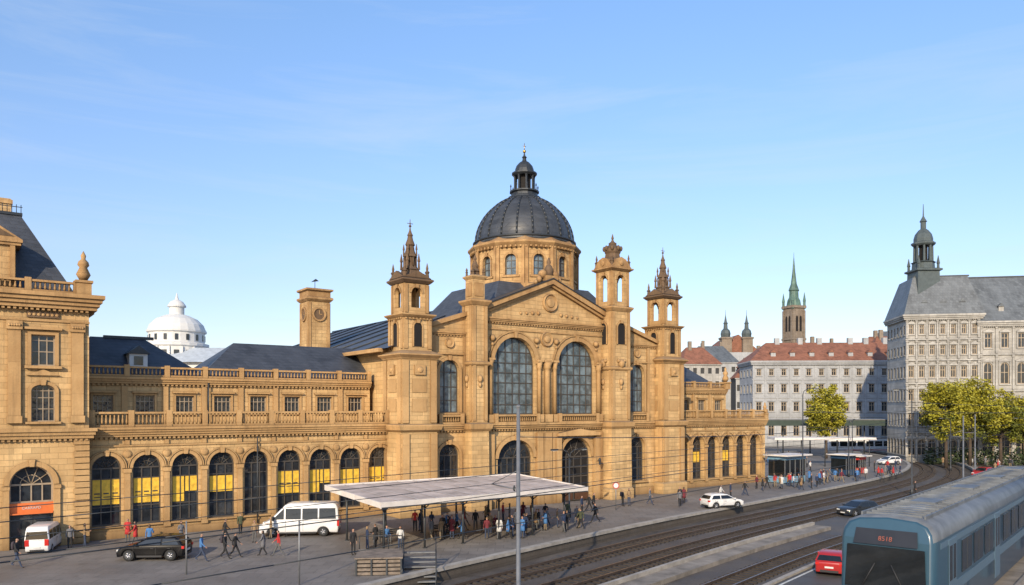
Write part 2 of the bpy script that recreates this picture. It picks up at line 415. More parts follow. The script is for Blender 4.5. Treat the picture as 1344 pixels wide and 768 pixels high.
mb=MB(); hip(mb,-2,9.6,4.3,14.5,12.5,16.1,3,4.4,3)
mb.box(2,6,9.2,9.6,16.0,16.25,5); mk('roof',mb,SM,ST)
mb=MB(); hip(mb,8.6,27,4.3,14.5,12.5,16.1,4.4,2,3); mk('roof',mb,SM,ST)
mb=MB(); mb.box(3.4,4.8,5.4,7.5,13.2,14.5,0)
mb.prism([(3.2,14.5),(5.0,14.5),(4.1,15.2)],5.2,8.2,5); mb.box(3.75,4.45,5.36,5.41,13.55,14.3,4); mk('dormer',mb,[WHITEP,STONE2,SPIRE,SLATE,GLASS,LEAD],ST)
mb=MB(); hip(mb,60,77.4,4.3,14.5,12.5,16.6,2,4.4,3); mk('roof',mb,SM,ST)
mb=MB(); mb.bar((9.3,3.72,8.5),(9.3,3.72,12.3),.07); mk('drainpipe',mb,[METALD],ST)
mb=MB(); mb.bar((12.25,-.26,.3),(12.25,-.26,7.6),.05); mk('drainpipe',mb,[METALD],ST)
def finial(mb,x,y,z,s=1,m=1):
    mb.sq(x,y,[(.42*s,z),(.42*s,z+.7*s),(.5*s,z+.75*s),(.5*s,z+.9*s)],m)
    mb.lathe(x,y,[(.2*s,z+.9*s),(.42*s,z+1.3*s),(.22*s,z+1.75*s),(.34*s,z+1.9*s),(.3*s,z+2.1*s),(.12*s,z+2.3*s),(.16*s,z+2.5*s),(.02,z+2.8*s)],10,m,0,True)
mb=MB(); finial(mb,77.4,3.9,12.5,1.1); mk('finial',mb,SM,ST)
mb=MB(); finial(mb,80.5,-.2,8.5,.8); mk('finial',mb,SM,ST)
mb=MB(); mb.box(61,80.7,.95,14.2,0,8.28,0); mk('inner_wall',mb,SM,ST)
mb=MB(); mb.box(-.3,24.4,.7,14.2,0,8.28,0); mk('inner_wall',mb,SM,ST)

# --- pavilion at the near end
mb=MB()
po=[(-3.95,1.35,0,4.5,1.35),(-8.7,1.35,0,4.5,1.35),(-13.4,1.35,0,4.5,1.35)]
wall_band(mb,-16.5,-.35,0,8.0,-1,po,.6)
up1=[(-3.25,.74,9.0,11.2,.45),(-6.9,1.15,9.6,13.4,1.15),(-10.6,.74,9.0,11.2,.45),(-13.8,.74,9.0,11.2,.45)]
wall_band(mb,-16.5,-.35,8.0,12.55,-1,[up1[0],up1[2],up1[3]],.4)
up2=[(-3.25,.74,13.0,15.2,0),(-10.6,.74,13.0,15.2,0),(-13.8,.74,13.0,15.2,0)]
wall_band(mb,-16.5,-.35,12.55,17.2,-1,up2,.4)
mb.M=Matrix.Translation((-.35,0,0))@Matrix.Rotation(math.pi/2,4,'Z'); wall_band(mb,-1,12,0,17.2,0)
mb.M=Matrix.Translation((-16.5,0,0))@Matrix.Rotation(-math.pi/2,4,'Z'); wall_band(mb,-12,1,0,17.2,0); mb.M=None
for o in po:
    archivolt(mb,o,-1,.34,.14,1)
    mb.box(o[0]-o[1]-.4,o[0]-o[1],-1.16,-.98,0,4.4,1); mb.box(o[0]+o[1],o[0]+o[1]+.4,-1.16,-.98,0,4.4,1)
    mb.box(o[0]-o[1]-.45,o[0]-o[1]+.02,-1.22,-.98,4.2,4.46,1); mb.box(o[0]+o[1]-.02,o[0]+o[1]+.45,-1.22,-.98,4.2,4.46,1)
for o in (up1[0],up1[2],up1[3]):
    archivolt(mb,o,-1,.22,.12,1,True,True); mb.box(o[0]-1.1,o[0]+1.1,-1.25,-.98,8.83,8.99,1)
for o in up2:
    archivolt(mb,o,-1,.22,.12,1,False,True); mb.box(o[0]-1.15,o[0]+1.15,-1.32,-.98,12.78,12.98,1)
    mb.box(o[0]-1.15,o[0]+1.15,-1.34,-.98,15.55,15.72,1); mb.box(o[0]-1.0,o[0]+1.0,-1.12,-.98,16.42,16.85,2)
    for k in range(7): mb.disc(o[0]-.84+.28*k,-1.13,16.63,[(.04,-.05),(.1,-.03),(.12,.02)],8,1)
    mb.prism([(o[0]-1.05,12.3),(o[0]+1.05,12.3),(o[0],12.72)],-1.2,-.98,1)
for xx in (-1.1,-5.0,-8.8,-12.2,-15.7):
    mb.box(xx-.38,xx+.38,-1.22,-.98,9.0,15.5,1); mb.box(xx-.48,xx+.48,-1.32,-.98,15.5,16.1,1); mb.box(xx-.46,xx+.46,-1.3,-.98,8.9,9.4,1)
    for k in range(5): mb.disc(xx-.3+.15*k,-1.34,15.8,[(.05,-.08),(.1,-.03),(.1,.05)],8,1)
for k in range(17):
    mb.box(-1.35+(.1 if k%2 else 0),-.33,-1.14,-.98,.1+k*.45,.1+k*.45+.38,1)
cornice(mb,-16.5,-.35,-1,7.75,8.5,.5,3,1,1)
mb.box(-16.5,-.32,-1.1,-.98,16.15,16.3,1)
cornice(mb,-16.5,-.35,-1,17.1,18.2,.95,4,1,1)
mb.M=Matrix.Translation((-.35,0,0))@Matrix.Rotation(math.pi/2,4,'Z'); cornice(mb,-.7,12,0,17.1,18.2,.95,4,1); mb.M=None
mb.box(-16.3,-.5,-.5,12,18.0,18.19,5)
mk('pavilion_wall',mb,SM,ST)
mb=MB(); balustrade(mb,-16.2,-1.2,-1.35,18.22,.85,1,3,0,.3); mk('balustrade',mb,SM,ST)
mb=MB(); finial(mb,-.75,-1.3,18.21,1.15); mk('finial',mb,SM,ST)
mb=MB(); frust(mb,-16,-1.1,-.6,11.6,18.2,3.3,24.3,3); mb.box(-12.8,-4.3,2.6,8.4,24.3,24.5,5)
for k in range(30): mb.bar((-12.8+.29*k,2.65,24.5),(-12.8+.29*k,2.65,25.1),.025,n=4,m=5)
mb.box(-12.8,-4.3,2.62,2.68,24.9,24.95,5)
mk('roof',mb,SM,ST)
mb=MB(); mb.box(-6.0,-4.9,5,6.5,22,26.0,0); mb.box(-6.1,-4.8,4.9,6.6,25.6,25.9,1); mk('chimney',mb,SM,ST)
mb=MB()
wall_band(mb,-8.2,-4.9,18.3,21.6,-.9,[(-6.55,.65,19.2,21,.0)],.3)
mb.box(-8.2,-4.9,-.45,3,18.3,21.59,0); mb.box(-5.25,-4.95,-1.06,-.88,18.4,21.4,1); mb.box(-8.15,-7.85,-1.06,-.88,18.4,21.4,1)
cornice(mb,-8.3,-4.8,-.9,21.4,21.8,.3,2,1,1,False,3)
mb.prism([(-8.6,21.8),(-4.5,21.8),(-6.55,23.1)],-1.2,3,1); mb.prism([(-8.1,21.98),(-5.0,21.98),(-6.55,22.85)],-1.22,-1.19,2)
mk('dormer',mb,SM,ST)
obj('window',win_mesh(.65,19.2,21,0,2,(20.3,),.08),ST,(-6.55,-.66,0))
for o in up1:
    if o[1]==.74: obj('window',win_mesh(.74,9.0,11.2,.45,4,(9.9,10.7,11.2),.055,fr=FRAMEW),ST,(o[0],-.68,0))
for o in up2: obj('window',win_mesh(.74,13.0,15.2,0,3,(14.0,14.8),.07,fr=FRAMEW),ST,(o[0],-.68,0))
for i,o in enumerate(po):
    w=obj('shop_front',win_mesh(1.35,3.2,4.5,1.35,4,(),.09,True,fr=FRAMEW),ST,(o[0],-.5,0))
    mb=MB(); mb.box(-1.35,1.35,-.02,.02,0,2.5,2); mb.box(-1.35,-1.22,-.1,0,0,2.5,1);mb.box(1.22,1.35,-.1,0,0,2.5,1); mb.box(-.05,.05,-.1,0,0,2.5,1)
    mk('door',mb,[ORN,METALD,GLASS],w)
    mb=MB(); mb.box(-1.36,1.36,-.26,.04,2.5,3.2,0); mb.box(-1.3,1.3,-.5,-.26,2.42,2.5,0); sg=mk('sign_board',mb,[ORN],w)
    if i==0: lettering('CARRAPD',.26,sg,(0,-.28,2.76),(R(90),0,0),CANW)

# --- main facade
mb=MB()
LO=[(30.2,1.15,2.0,5.4,1.1),(55.2,1.2,1.6,5.5,1.2)]
CO=[(37.7,2.2,2.0,4.9,1.85),(45.7,2.1,0.,4.7,2.1)]
wall_band(mb,27,33,0,8.0,-1.5,[LO[0]],.45); wall_band(mb,51.5,58.5,0,8.0,-1.5,[LO[1]],.45)
wall_band(mb,33,51.5,0,8.2,-2,CO,.6)
BO=[(30.2,1.1,9.5,13.5,1.1),(55.2,1.15,9.5,13.8,1.15)]
wall_band(mb,27,33,8.0,17.3,-1.5,[BO[0]],.45); wall_band(mb,51.5,58.5,8.0,17.3,-1.5,[BO[1]],.45)
mb.prism([(27,17.3),(33,17.3),(33,19.3),(27,17.5)],-1.5,-.9,0); mb.prism([(51.5,17.3),(58.5,17.3),(58.5,17.6),(51.5,19.7)],-1.5,-.9,0)
mb.prism([(27,17.3),(33,19.25),(33,19.65),(27,17.7)],-1.85,-.8,1); mb.prism([(51.5,19.55),(58.5,17.4),(58.5,17.8),(51.5,19.95)],-1.85,-.8,1)
GO=[(37.6,2.6,9.3,14.5,2.6),(45.7,2.6,9.3,14.5,2.6)]
wall_band(mb,33.6,50.6,8.2,18.6,-2,GO,.6)
GC=42.1
mb.prism([(33.6,18.6),(50.6,18.6),(50.6,19.4),(GC,22.75),(33.6,19.4)],-2,-.7,0)
for s in (1,-1):
    x=lambda q:GC+s*q
    mb.prism([(x(9.2),19.25),(x(9.2),19.75),(x(0),23.35),(x(0),22.85)],-2.6,-.6,1)
    mb.prism([(x(9.2),19.76),(x(9.2),19.86),(x(0),23.46),(x(0),23.36)],-2.7,-.5,5)
    mb.prism([(x(9.0),19.0),(x(9.0),19.25),(x(0),22.85),(x(0),22.6)],-2.35,-.65,1)
cornice(mb,33.6,50.6,-2,18.5,18.95,.4,3,1)
mb.box(33.6,50.6,-2.1,-1.98,17.75,17.9,1)
mb.disc(GC,-2.03,20.9,[(.1,-.25),(.45,-.2),(.5,-.1),(.75,-.12),(.85,-.25),(.95,-.1),(.98,.1)],20,1)
for s in (1,-1):
    for k in range(4):
        xx=GC+s*(1.5+k*.75); mb.ball((xx,-2.0,19.75-.05*k),.2-.02*k,8,1,1.2)
mb.disc(41.65,-2.03,17.1,[(.08,-.25),(.35,-.2),(.4,-.08),(.6,-.12),(.72,-.2),(.8,-.05),(.82,.1)],18,1)
for o in GO:
    archivolt(mb,o,-2,.42,.2,1,True); archivolt(mb,(o[0],o[1]+.5,o[2],o[3],o[4]+.5),-2,.16,.1,1,False)
    for s in (-1,1): mb.ball((o[0]+s*2.75,-2.03,16.9),.34,8,1); mb.ball((o[0]+s*2.75,-2.03,16.3),.2,8,1)
for o in BO+LO: archivolt(mb,o,-1.5,.28,.14,1,True,True); mb.box(o[0]-1.6,o[0]+1.6,-1.8,-1.48,o[2]-.2,o[2]-.01,1)
for o in CO: archivolt(mb,o,-2,.42,.2,1)
for o in BO:
    mb.disc(o[0],-1.55,16.2,[(.1,-.15),(.3,-.1),(.45,-.16),(.5,.1)],12,1)
    for s in (-1,1): mb.box(o[0]+s*1.75-.2,o[0]+s*1.75+.2,-1.66,-1.48,8.7,16.9,1)
    mb.box(o[0]-2,o[0]+2,-1.7,-1.48,15.1,15.25,1)
for xx,w in ((34.5,.28),(40.65,.24),(41.65,.38),(42.65,.24),(48.8,.28)):
    mb.box(xx-w-.12,xx+w+.12,-2.5,-1.98,8.5,9.3,1)
    mb.lathe(xx,-2.12,[(w,9.3),(w*.9,13.6),(w*.95,14.0),(w*1.3,14.1),(w*1.15,14.3),(w*1.6,14.7)],12,1,0,True)
    mb.box(xx-w*1.5,xx+w*1.5,-2.5,-1.98,14.7,14.9,1)
    mb.box(xx-w-.15,xx+w+.15,-2.35,-1.98,0,7.4,1); mb.box(xx-w-.22,xx+w+.22,-2.42,-1.98,0,.9,1)
cornice(mb,27,33.0,-1.5,7.8,8.4,.5,3,1); cornice(mb,51.5,58.5,-1.5,7.8,8.4,.5,3,1); cornice(mb,33,51.5,-2,7.85,8.45,.6,3,1)
cornice(mb,27,33,-1.5,17.0,17.3,.25,2,1); cornice(mb,51.5,58.5,-1.5,17.0,17.3,.25,2,1)
mb.box(27,33,-1.62,-1.48,0,.8,1); mb.box(51.5,58.5,-1.62,-1.48,0,.8,1); mb.box(33,43.4,-2.12,-1.98,0,.8,1); mb.box(48.1,51.5,-2.12,-1.98,0,.8,1)
for xx in (43.0,48.4):
    mb.box(xx-.35,xx+.35,-2.5,-1.97,0,6.8,1)
mb.prism([(42.8,7.0),(48.6,7.0),(48.6,7.3),(45.7,7.75),(42.8,7.3)],-2.7,-1.98,1)
mk('facade_wall',mb,SM,ST)
for a,b,y in ((35.0,40.2,-2.4),(43.1,48.3,-2.4),(29.0,31.4,-1.85),(53.9,56.5,-1.85)):
    mb=MB(); balustrade(mb,a,b,y,8.42,.85,1,9,0,.26); mk('balustrade',mb,SM,ST)
mb=MB(); mb.box(25,60.5,-.75,56,0,15.6,0); mb.box(34,50.2,-.7,.3,15.6,19.3,0); mk('hall_wall',mb,SM,ST)
for o in GO: obj('window',win_mesh(2.6,9.3,14.5,2.6,6,(10.3,11.4,12.5,13.5,14.5,15.6),.09,False,GLASSB),ST,(o[0],-1.52,0))
for o in BO: obj('window',win_mesh(o[1],o[2],o[3],o[4],3,(10.7,12.0,13.4),.08,gl=GLASSB),ST,(o[0],-1.14,0))
obj('window',win_mesh(1.15,2.0,5.4,1.1,3,(3.4,),.09,True),ST,(30.2,-1.14,0))
obj('window',win_mesh(1.2,1.6,5.5,1.2,3,(3.0,4.2),.09,True),ST,(55.2,-1.14,0))
obj('window',win_mesh(2.2,2.0,4.9,1.85,6,(3.3,),.1,True),ST,(37.7,-1.52,0))
d=obj('entrance_door',win_mesh(2.1,0.,4.7,2.1,4,(2.6,3.6),.12,True,gl=DARK),ST,(45.7,-1.52,0))
OAK=mat('oak_door',(.09,.04,.02),.5)
for s in (-1.05,1.05):
    mb=MB(); mb.box(s-.9,s+.9,-.12,-.08,.1,1.0,0); mk('door_panel',mb,[OAK],d)
for xx in (43.9,48.1):
    mb=MB(); mb.bar((xx,-2.6,4.2),(xx,-3.1,4.4),.03); mb.lathe(xx,-3.1,[(.06,3.8),(.17,4.3),(.2,4.35),(.03,4.6)],6,0); mk('wall_lantern',mb,[METALD],ST)

# roofs of hall
mb=MB()
for s in (-1,1):
    x=lambda q:42.45+s*q
    mb.poly([(x(18.5),-.85,15.5),(x(18.5),56.5,15.5),(x(0),56.5,22.5),(x(0),-.85,22.5)],3)
    for yy in range(4,56,6): mb.bar((x(18.4),yy,15.62),(x(0),yy,22.58),.07,n=4,m=5)
mb.bar((42.45,-.8,22.5),(42.45,56.5,22.5),.18,n=6,m=5)
mb.poly([(24,56.45,15.5),(61,56.45,15.5),(42.45,56.45,22.5)],0)
for s,x0,x1 in((-1,23.6,24.1),(1,60.8,61.3)): mb.box(x0,x1,.3,56.5,15.2,15.55,1)
mk('roof',mb,SM,ST)
mb=MB(); frust(mb,36,54.6,-.2,15.6,19.6,3.0,23.6,3); mk('dome_base_roof',mb,SM,ST)

# --- towers
def belfry(mb,cx,cy,W,z0,z1,hw,sill,spr,d=.35,m=0):
    def f(k):
        wall_band(mb,-W/2,W/2,z0,z1,-W/2,[(0,hw,sill,spr,hw)],d,m)
        archivolt(mb,(0,hw,sill,spr,hw),-W/2,.16,.08,1)
        for s in (-1,1):
            mb.box(s*(W/2-.2)-.14,s*(W/2-.2)+.14,-W/2-.1,-W/2+.02,z0+.05,z1-.05,1)
        h=W/2-d
        mb.poly([(-h,-h,z0),(-hw,-h,z0),(-hw,-h,z1),(-h,-h,z1)],m); mb.poly([(hw,-h,z0),(h,-h,z0),(h,-h,z1),(hw,-h,z1)],m)
    frame4(mb,cx,cy,f)
    mb.sq(cx,cy,[(W/2-.02,z0-.1),(W/2-.02,sill-.02)],m)
def tower(cx,cy,z,Wb=3.5):
    mb=MB(); Wm,Wt=2.95,2.55
    mb.sq(cx,cy,[(Wb/2+.25,0),(Wb/2+.25,1.2),(Wb/2+.1,1.35),(Wb/2,1.4),(Wb/2,7.75)],0)
    mb.sq(cx,cy,[(Wb/2+.05,7.76),(Wb/2+.3,7.95),(Wb/2+.4,8.3),(Wb/2+.4,8.42),(Wb/2,8.5)],1)
    mb.sq(cx,cy,[(Wb/2-.05,8.5),(Wb/2-.05,z[0]-.5)],0)
    mb.sq(cx,cy,[(Wb/2,z[0]-.5),(Wb/2+.1,z[0]-.35),(Wb/2+.38,z[0]-.1),(Wb/2+.38,z[0]),(Wm/2,z[0]+.35)],1)
    mb.sq(cx,cy,[(Wm/2,z[0]+.35),(Wm/2,z[1]-.35)],0)
    mb.sq(cx,cy,[(Wm/2+.05,z[1]-.35),(Wm/2+.32,z[1]-.1),(Wm/2+.32,z[1]),(Wt/2+.05,z[1]+.08)],1)
    def f(k):
        h=Wb/2-.05
        for s in (-1,1):
            mb.box(s*(h-.35)-.32,s*(h-.35)+.32,-h-.12,-h+.02,8.6,z[0]-.55,1)
            mb.box(s*(h-.35)-.34,s*(h-.35)+.34,-h-.2,-h-.02,1.4,7.6,1)
        mb.box(-.55,.55,-h-.2,-h+.02,z[0]-1.9,z[0]-1.0,1)
        for q in (10.2,12.0): mb.box(-.75,.75,-h-.05,-h+.02,q-.6,q+.6,1)
        mb.disc(0,-h-.2,z[0]-1.45,[(.05,-.12),(.22,-.08),(.3,.0),(.3,.1)],10,1)
        hm=Wm/2
        archivolt(mb,(0,.42,z[0]+.7,z[1]-1.2,.42),-hm,.14,.1,1,True,True)
        arc=arcpts((0,.42,0,z[1]-1.2,.42)); mb.poly([(-.42,-hm-.03,z[0]+.7)]+[(a,-hm-.03,b) for a,b in arc]+[(.42,-hm-.03,z[0]+.7)],4)
        for s in(-1,1): mb.box(s*(hm-.24)-.2,s*(hm-.24)+.2,-hm-.08,-hm+.02,z[0]+.5,z[1]-.4,1)
        for j in range(8): mb.box(-hm+.2+j*(2*hm-.4)/7-.07,-hm+.2+j*(2*hm-.4)/7+.07,-hm-.2,-hm+.02,z[1]-.5,z[1]-.36,1)
    frame4(mb,cx,cy,f)
    belfry(mb,cx,cy,Wt,z[1]+.08,z[2]-.3,.55,z[1]+.6,z[2]-1.15)
    mb.sq(cx,cy,[(Wt/2,z[2]-.3),(Wt/2+.1,z[2]-.25),(Wt/2+.36,z[2]),(Wt/2+.36,z[2]+.12),(Wt/2,z[2]+.3)],2)
    tw=mk('tower',mb,SM,ST)
    mb=MB(); b=z[2]+.25; s=(z[3]-b)/5.6
    def g(k):
        mb.prism([(-Wt/2-.15,b),(Wt/2+.15,b),(0,b+.7)],-Wt/2-.2,-Wt/2+.1,2)
    frame4(mb,cx,cy,g)
    P=[(1.2,0),(1.15,.25),(.95,.5),(.8,.8),(.88,.88),(.72,1.05),(.6,1.3),(.54,2.0),(.68,2.1),(.62,2.25),(.5,2.45),(.42,2.7),(.36,3.1),(.46,3.2),(.38,3.45),(.28,3.7),(.22,4.0),(.28,4.1),(.16,4.35),(.08,4.6),(.05,4.85),(.15,4.95),(.05,5.1),(.025,5.6)]
    mb.lathe(cx,cy,[(r,b+q*s) for r,q in P],8,2,R(22.5))
    for k in range(4):
        a=R(45+90*k); x=cx+1.65*math.cos(a)*1.0; y=cy+1.65*math.sin(a)
        mb.lathe(x,y,[(.22,b-.1),(.16,b+.5),(.25,b+.6),(.1,b+.8),(.13,b+1.0),(.02,b+1.5)],8,2)
        x2=cx+.85*math.cos(a);y2=cy+.85*math.sin(a); mb.lathe(x2,y2,[(.14,b+.9*s),(.1,b+1.6*s),(.17,b+1.7*s),(.02,b+2.4*s)],6,2)
        x2=cx+.62*math.cos(a);y2=cy+.62*math.sin(a); mb.lathe(x2,y2,[(.1,b+2.2*s),(.07,b+2.7*s),(.12,b+2.8*s),(.02,b+3.3*s)],6,2)
    for k in range(8):
        a=R(45*k); mb.bar((cx+.6*math.cos(a),cy+.6*math.sin(a),b+1.15*s),(cx+.6*math.cos(a),cy+.6*math.sin(a),b+2.05*s),.07,n=5,m=2)
    mb.bar((cx-.3,cy,b+5.2*s),(cx+.3,cy,b+5.2*s),.03,n=4,m=2)
    mk('spire',mb,SM,tw)
tower(26.2,-1.1,(14.9,18.6,21.7,27.6),3.7)
tower(59.9,-1.1,(15.6,19.6,23.0,29.0),3.5)
def pier(cx,cy,W,z1,z2,ztop,big):
    mb=MB()
    mb.sq(cx,cy,[(W/2+.3,0),(W/2+.3,1.1),(W/2+.15,1.25),(W/2+.1,7.7)],0)
    mb.sq(cx,cy,[(W/2+.15,7.71),(W/2+.35,7.95),(W/2+.42,8.4),(W/2,8.55)],1)
    mb.sq(cx,cy,[(W/2,8.5),(W/2,z1-.5)],0)
    mb.sq(cx,cy,[(W/2+.03,14.0),(W/2+.2,14.2),(W/2+.2,14.4),(W/2+.03,14.5)],1)
    mb.sq(cx,cy,[(W/2+.05,z1-.5),(W/2+.3,z1-.15),(W/2+.3,z1),(W/2,z1+.1)],1)
    def f(k):
        h=W/2
        for s in(-1,1): mb.box(s*(h-.22)-.17,s*(h-.22)+.17,-h-.1,-h+.02,8.7,z1-.55,1)
        mb.ball((0,-h-.02,12.8),.28,8,1,1.4); mb.ball((0,-h-.02,12.2),.18,8,1,1.6)
        if big:
            archivolt(mb,(0,.55,z1-4.1,z1-2.3,.55),-h,.16,.12,1,True,True)
            arc=arcpts((0,.55,0,z1-2.3,.55)); mb.poly([(-.55,-h-.03,z1-4.1)]+[(a,-h-.03,b) for a,b in arc]+[(.55,-h-.03,z1-4.1)],4)
            mb.ball((0,-h-.05,z1-6.2),.42,10,1,1.2)
            for q in (-.42,.42): mb.ball((q,-h-.05,z1-5.9),.22,8,1)
    frame4(mb,cx,cy,f)
    if big:
        belfry(mb,cx,cy,W-.15,z1+.1,z2-.3,.52,z1+.6,z2-1.2)
        mb.sq(cx,cy,[(W/2-.05,z2-.3),(W/2+.3,z2-.05),(W/2+.3,z2+.06),(W/2-.1,z2+.2)],1)
    else:
        w2=W/2-.2
        mb.sq(cx,cy,[(w2,z1+.1),(w2,z2-.3),(w2+.22,z2-.05),(w2+.22,z2+.06),(w2-.1,z2+.2)],0)
        def g(k): mb.box(-w2+.2,w2-.2,-w2-.06,-w2+.02,z1+.4,z2-.6,1)
        frame4(mb,cx,cy,g)
    t=mk('pier_tower',mb,SM,ST)
    mb=MB(); b=z2+.15;s=(ztop-b)/3.6;q=W/2.8
    if big:
        def f(k):
            mb.prism([(-W/2-.15,b-.04),(W/2+.15,b-.04),(.7*q,b+.9*q),(0,b+1.15*q),(-.7*q,b+.9*q)],-W/2-.1,-W/2+.3,1)
            mb.disc(0,-W/2-.12,b+.45,[(.1,-.1),(.3,-.05),(.34,.05)],10,1)
        frame4(mb,cx,cy,f)
        mb.lathe(cx,cy,[(1.25*q,b),(1.15*q,b+.9*s),(.95*q,b+1.1*s),(.85*q,b+1.5*s),(.98*q,b+1.7*s),(1.02*q,b+2.0*s),(.7*q,b+2.25*s),(.45*q,b+2.45*s),(.5*q,b+2.6*s),(.2,b+2.8*s),(.1,b+3.0*s),(.16,b+3.15*s),(.03,b+3.6*s)],8,2,R(22.5))
        for k in range(8):
            a=R(45*k); mb.ball((cx+.95*q*math.cos(a),cy+.95*q*math.sin(a),b+2.05*s),.2,6,2,1.5)
    else:
        mb.lathe(cx,cy,[(.8*q,b),(.6*q,b+.6*s),(.75*q,b+.8*s),(.45*q,b+1.3*s),(.55*q,b+1.7*s),(.3*q,b+2.3*s),(.12,b+2.7*s),(.18,b+2.95*s),(.03,b+3.6*s)],8,2,R(22.5))
    for k in range(4):
        a=R(45+90*k); rr=(W/2)*(1.3 if big else .95); x=cx+rr*math.cos(a); y=cy+rr*math.sin(a)
        mb.lathe(x,y,[(.2*q,b-.05),(.16*q,b+.5*s),(.24*q,b+.6*s),(.08,b+.8*s),(.12,b+1.0*s),(.02,b+1.4*s)],8,2)
    mk('pinnacle',mb,SM,t)
pier(32.9,-1.9,1.75,20.4,22.7,24.9,False)
pier(50.8,-2.2,2.7,21.0,25.2,29.2,True)
mb=MB(); mb.box(GC-.75,GC+.75,-2.5,-1.2,23.0,23.7,1)
mb.lathe(GC,-1.85,[(.55,23.7),(.4,24.1),(.5,24.4),(.3,24.8),(.16,24.95),(.22,25.2),(.14,25.5),(.02,25.7)],10,2,0,True)
for s in (-1,1):
    mb.disc(GC+s*.8,-1.9,23.9,[(.1,-.25),(.3,-.2),(.45,-.1),(.45,.2)],12,1); mb.ball((GC+s*1.3,-1.9,23.3),.3,8,1,1.3); mb.ball((GC+s*1.75,-1.9,22.95),.22,8,1,1.2)
mk('gable_crest',mb,SM,ST)

# --- dome
DX,DY=45.9,7.6
mb=MB(); N=12; ap=5.95; hwf=ap*math.tan(math.pi/N)
for k in range(N):
    mb.M=Matrix.Translation((DX,DY,0))@Matrix.Rotation(2*math.pi*k/N+R(9),4,'Z')
    o=(0,.62,24.6,26.3,.62)
    wall_band(mb,-hwf,hwf,22.6,27.8,-ap,[o],.35)
    archivolt(mb,o,-ap,.2,.1,1,True,True); mb.box(-1.0,1.0,-ap-.14,-ap+.02,24.35,24.58,1)
    mb.box(-hwf-.02,-hwf+.34,-ap-.22,-ap+.05,22.7,27.8,1); mb.box(hwf-.34,hwf+.02,-ap-.225,-ap+.05,22.7,27.8,1)
mb.M=None
c=1/math.cos(math.pi/N); rr=R(9-90+15)
mb.lathe(DX,DY,[(ap*c+.25,22.5),(ap*c+.25,23.6),(ap*c+.05,23.75)],N,1,rr)
mb.lathe(DX,DY,[(ap*c+.12,27.6),(ap*c+.25,27.85),(ap*c+.5,28.15),(ap*c+.5,28.35),(ap*c+.1,28.45),(5.9,28.9)],N,1,rr)
for k in range(72):
    a=2*math.pi*k/72; mb.M=Matrix.Translation((DX,DY,0))@Matrix.Rotation(a,4,'Z'); mb.box(-.1,.1,-6.42,-6.1,27.62,27.84,1)
mb.M=None
dr=mk('drum',mb,SM,ST)
for k in range(N):
    a=2*math.pi*k/N+R(9)
    obj('window',win_mesh(.62,24.6,26.3,.62,2,(25.4,26.2),.07,gl=GLASSB),dr,(DX+math.sin(a)*(ap-.3),DY-math.cos(a)*(ap-.3),0),a)
mb=MB(); prof=[(5.95,28.6),(5.9,28.9)]+[(5.75*math.cos(t)**1.12,28.9+5.85*math.sin(t)) for t in [R(q) for q in range(3,77,6)]]
mb.lathe(DX,DY,prof,48,0,0,True)
for k in range(20):
    a=2*math.pi*(k+.5)/20
    pp=[(DX+(r+.03)*math.cos(a),DY+(r+.03)*math.sin(a),z) for r,z in prof[1:]]
    for p,q in zip(pp,pp[1:]): mb.bar(p,q,.11,n=5,m=1)
mb.lathe(DX,DY,[(5.9,28.9),(6.06,28.97),(6.06,29.1),(5.9,29.16)],48,1,0,True)
mb.lathe(DX,DY,[(2.2,34.0),(2.2,34.2),(1.9,34.45)],32,1,0,True)
dm=mk('dome',mb,[DOMEM,LEAD],ST)
mb=MB()
mb.lathe(DX,DY,[(2.0,34.3),(1.9,34.6),(1.55,34.75),(1.5,35.1),(1.75,35.15),(1.75,35.3),(1.1,35.35)],16,0)
mb.lathe(DX,DY,[(.75,35.3),(.75,37.2)],12,1)
for k in range(8):
    a=R(45*k+20); x=DX+1.15*math.cos(a);y=DY+1.15*math.sin(a)
    mb.lathe(x,y,[(.17,35.3),(.12,35.5),(.12,36.9),(.18,37.15)],6,0)
    mb.lathe(DX+1.62*math.cos(a),DY+1.62*math.sin(a),[(.08,35.3),(.05,35.7),(.1,35.85),(.02,36.1)],6,0)
mb.lathe(DX,DY,[(1.3,37.1),(1.5,37.3),(1.5,37.45),(1.15,37.55),(1.1,37.9),(.95,38.3),(.6,38.7),(.28,38.9),(.2,39.2),(.3,39.35),(.12,39.55),(.06,39.9)],16,0)
mb.ball((DX,DY,40.05),.2,8,2); mb.bar((DX,DY,40.1),(DX,DY,41.0),.04,n=5,m=2); mb.bar((DX-.25,DY,40.65),(DX+.25,DY,40.65),.035,n=5,m=2)
mk('lantern',mb,[LEAD,DARK,GOLD],dm)
# clock tower behind
mb=MB(); cx,cy=27.1,25
mb.sq(cx,cy,[(1.35,12),(1.35,22.7)],0); mb.sq(cx,cy,[(1.4,22.7),(1.68,23.0),(1.68,23.2),(1.42,23.3),(1.42,23.9),(1.68,24.05),(1.68,24.25),(.2,24.5)],1)
def f(k):
    mb.disc(0,-1.35,21.2,[(.62,-.06),(.68,-.16),(.86,-.16),(.9,.05)],22,1); mb.disc(0,-1.35,21.2,[(.02,-.07),(.61,-.065),(.62,0)],22,2)
    mb.box(-.04,.04,-1.45,-1.42,21.2,21.7,1); mb.box(0,.36,-1.45,-1.42,21.16,21.24,1)
    for s in (-1,1): mb.box(s*1.17-.17,s*1.17+.17,-1.43,-1.33,15,22.6,1)
frame4(mb,cx,cy,f)
ch=mk('clock_tower',mb,SM,ST)
mb=MB(); mb.bar((cx,cy,24.4),(cx,cy,25.5),.04,n=4,m=0); mb.prism([(cx-.5,25.2),(cx+.5,25.4),(cx+.1,25.65)],cy-.02,cy+.02,0); mk('weather_vane',mb,[LEAD],ch)

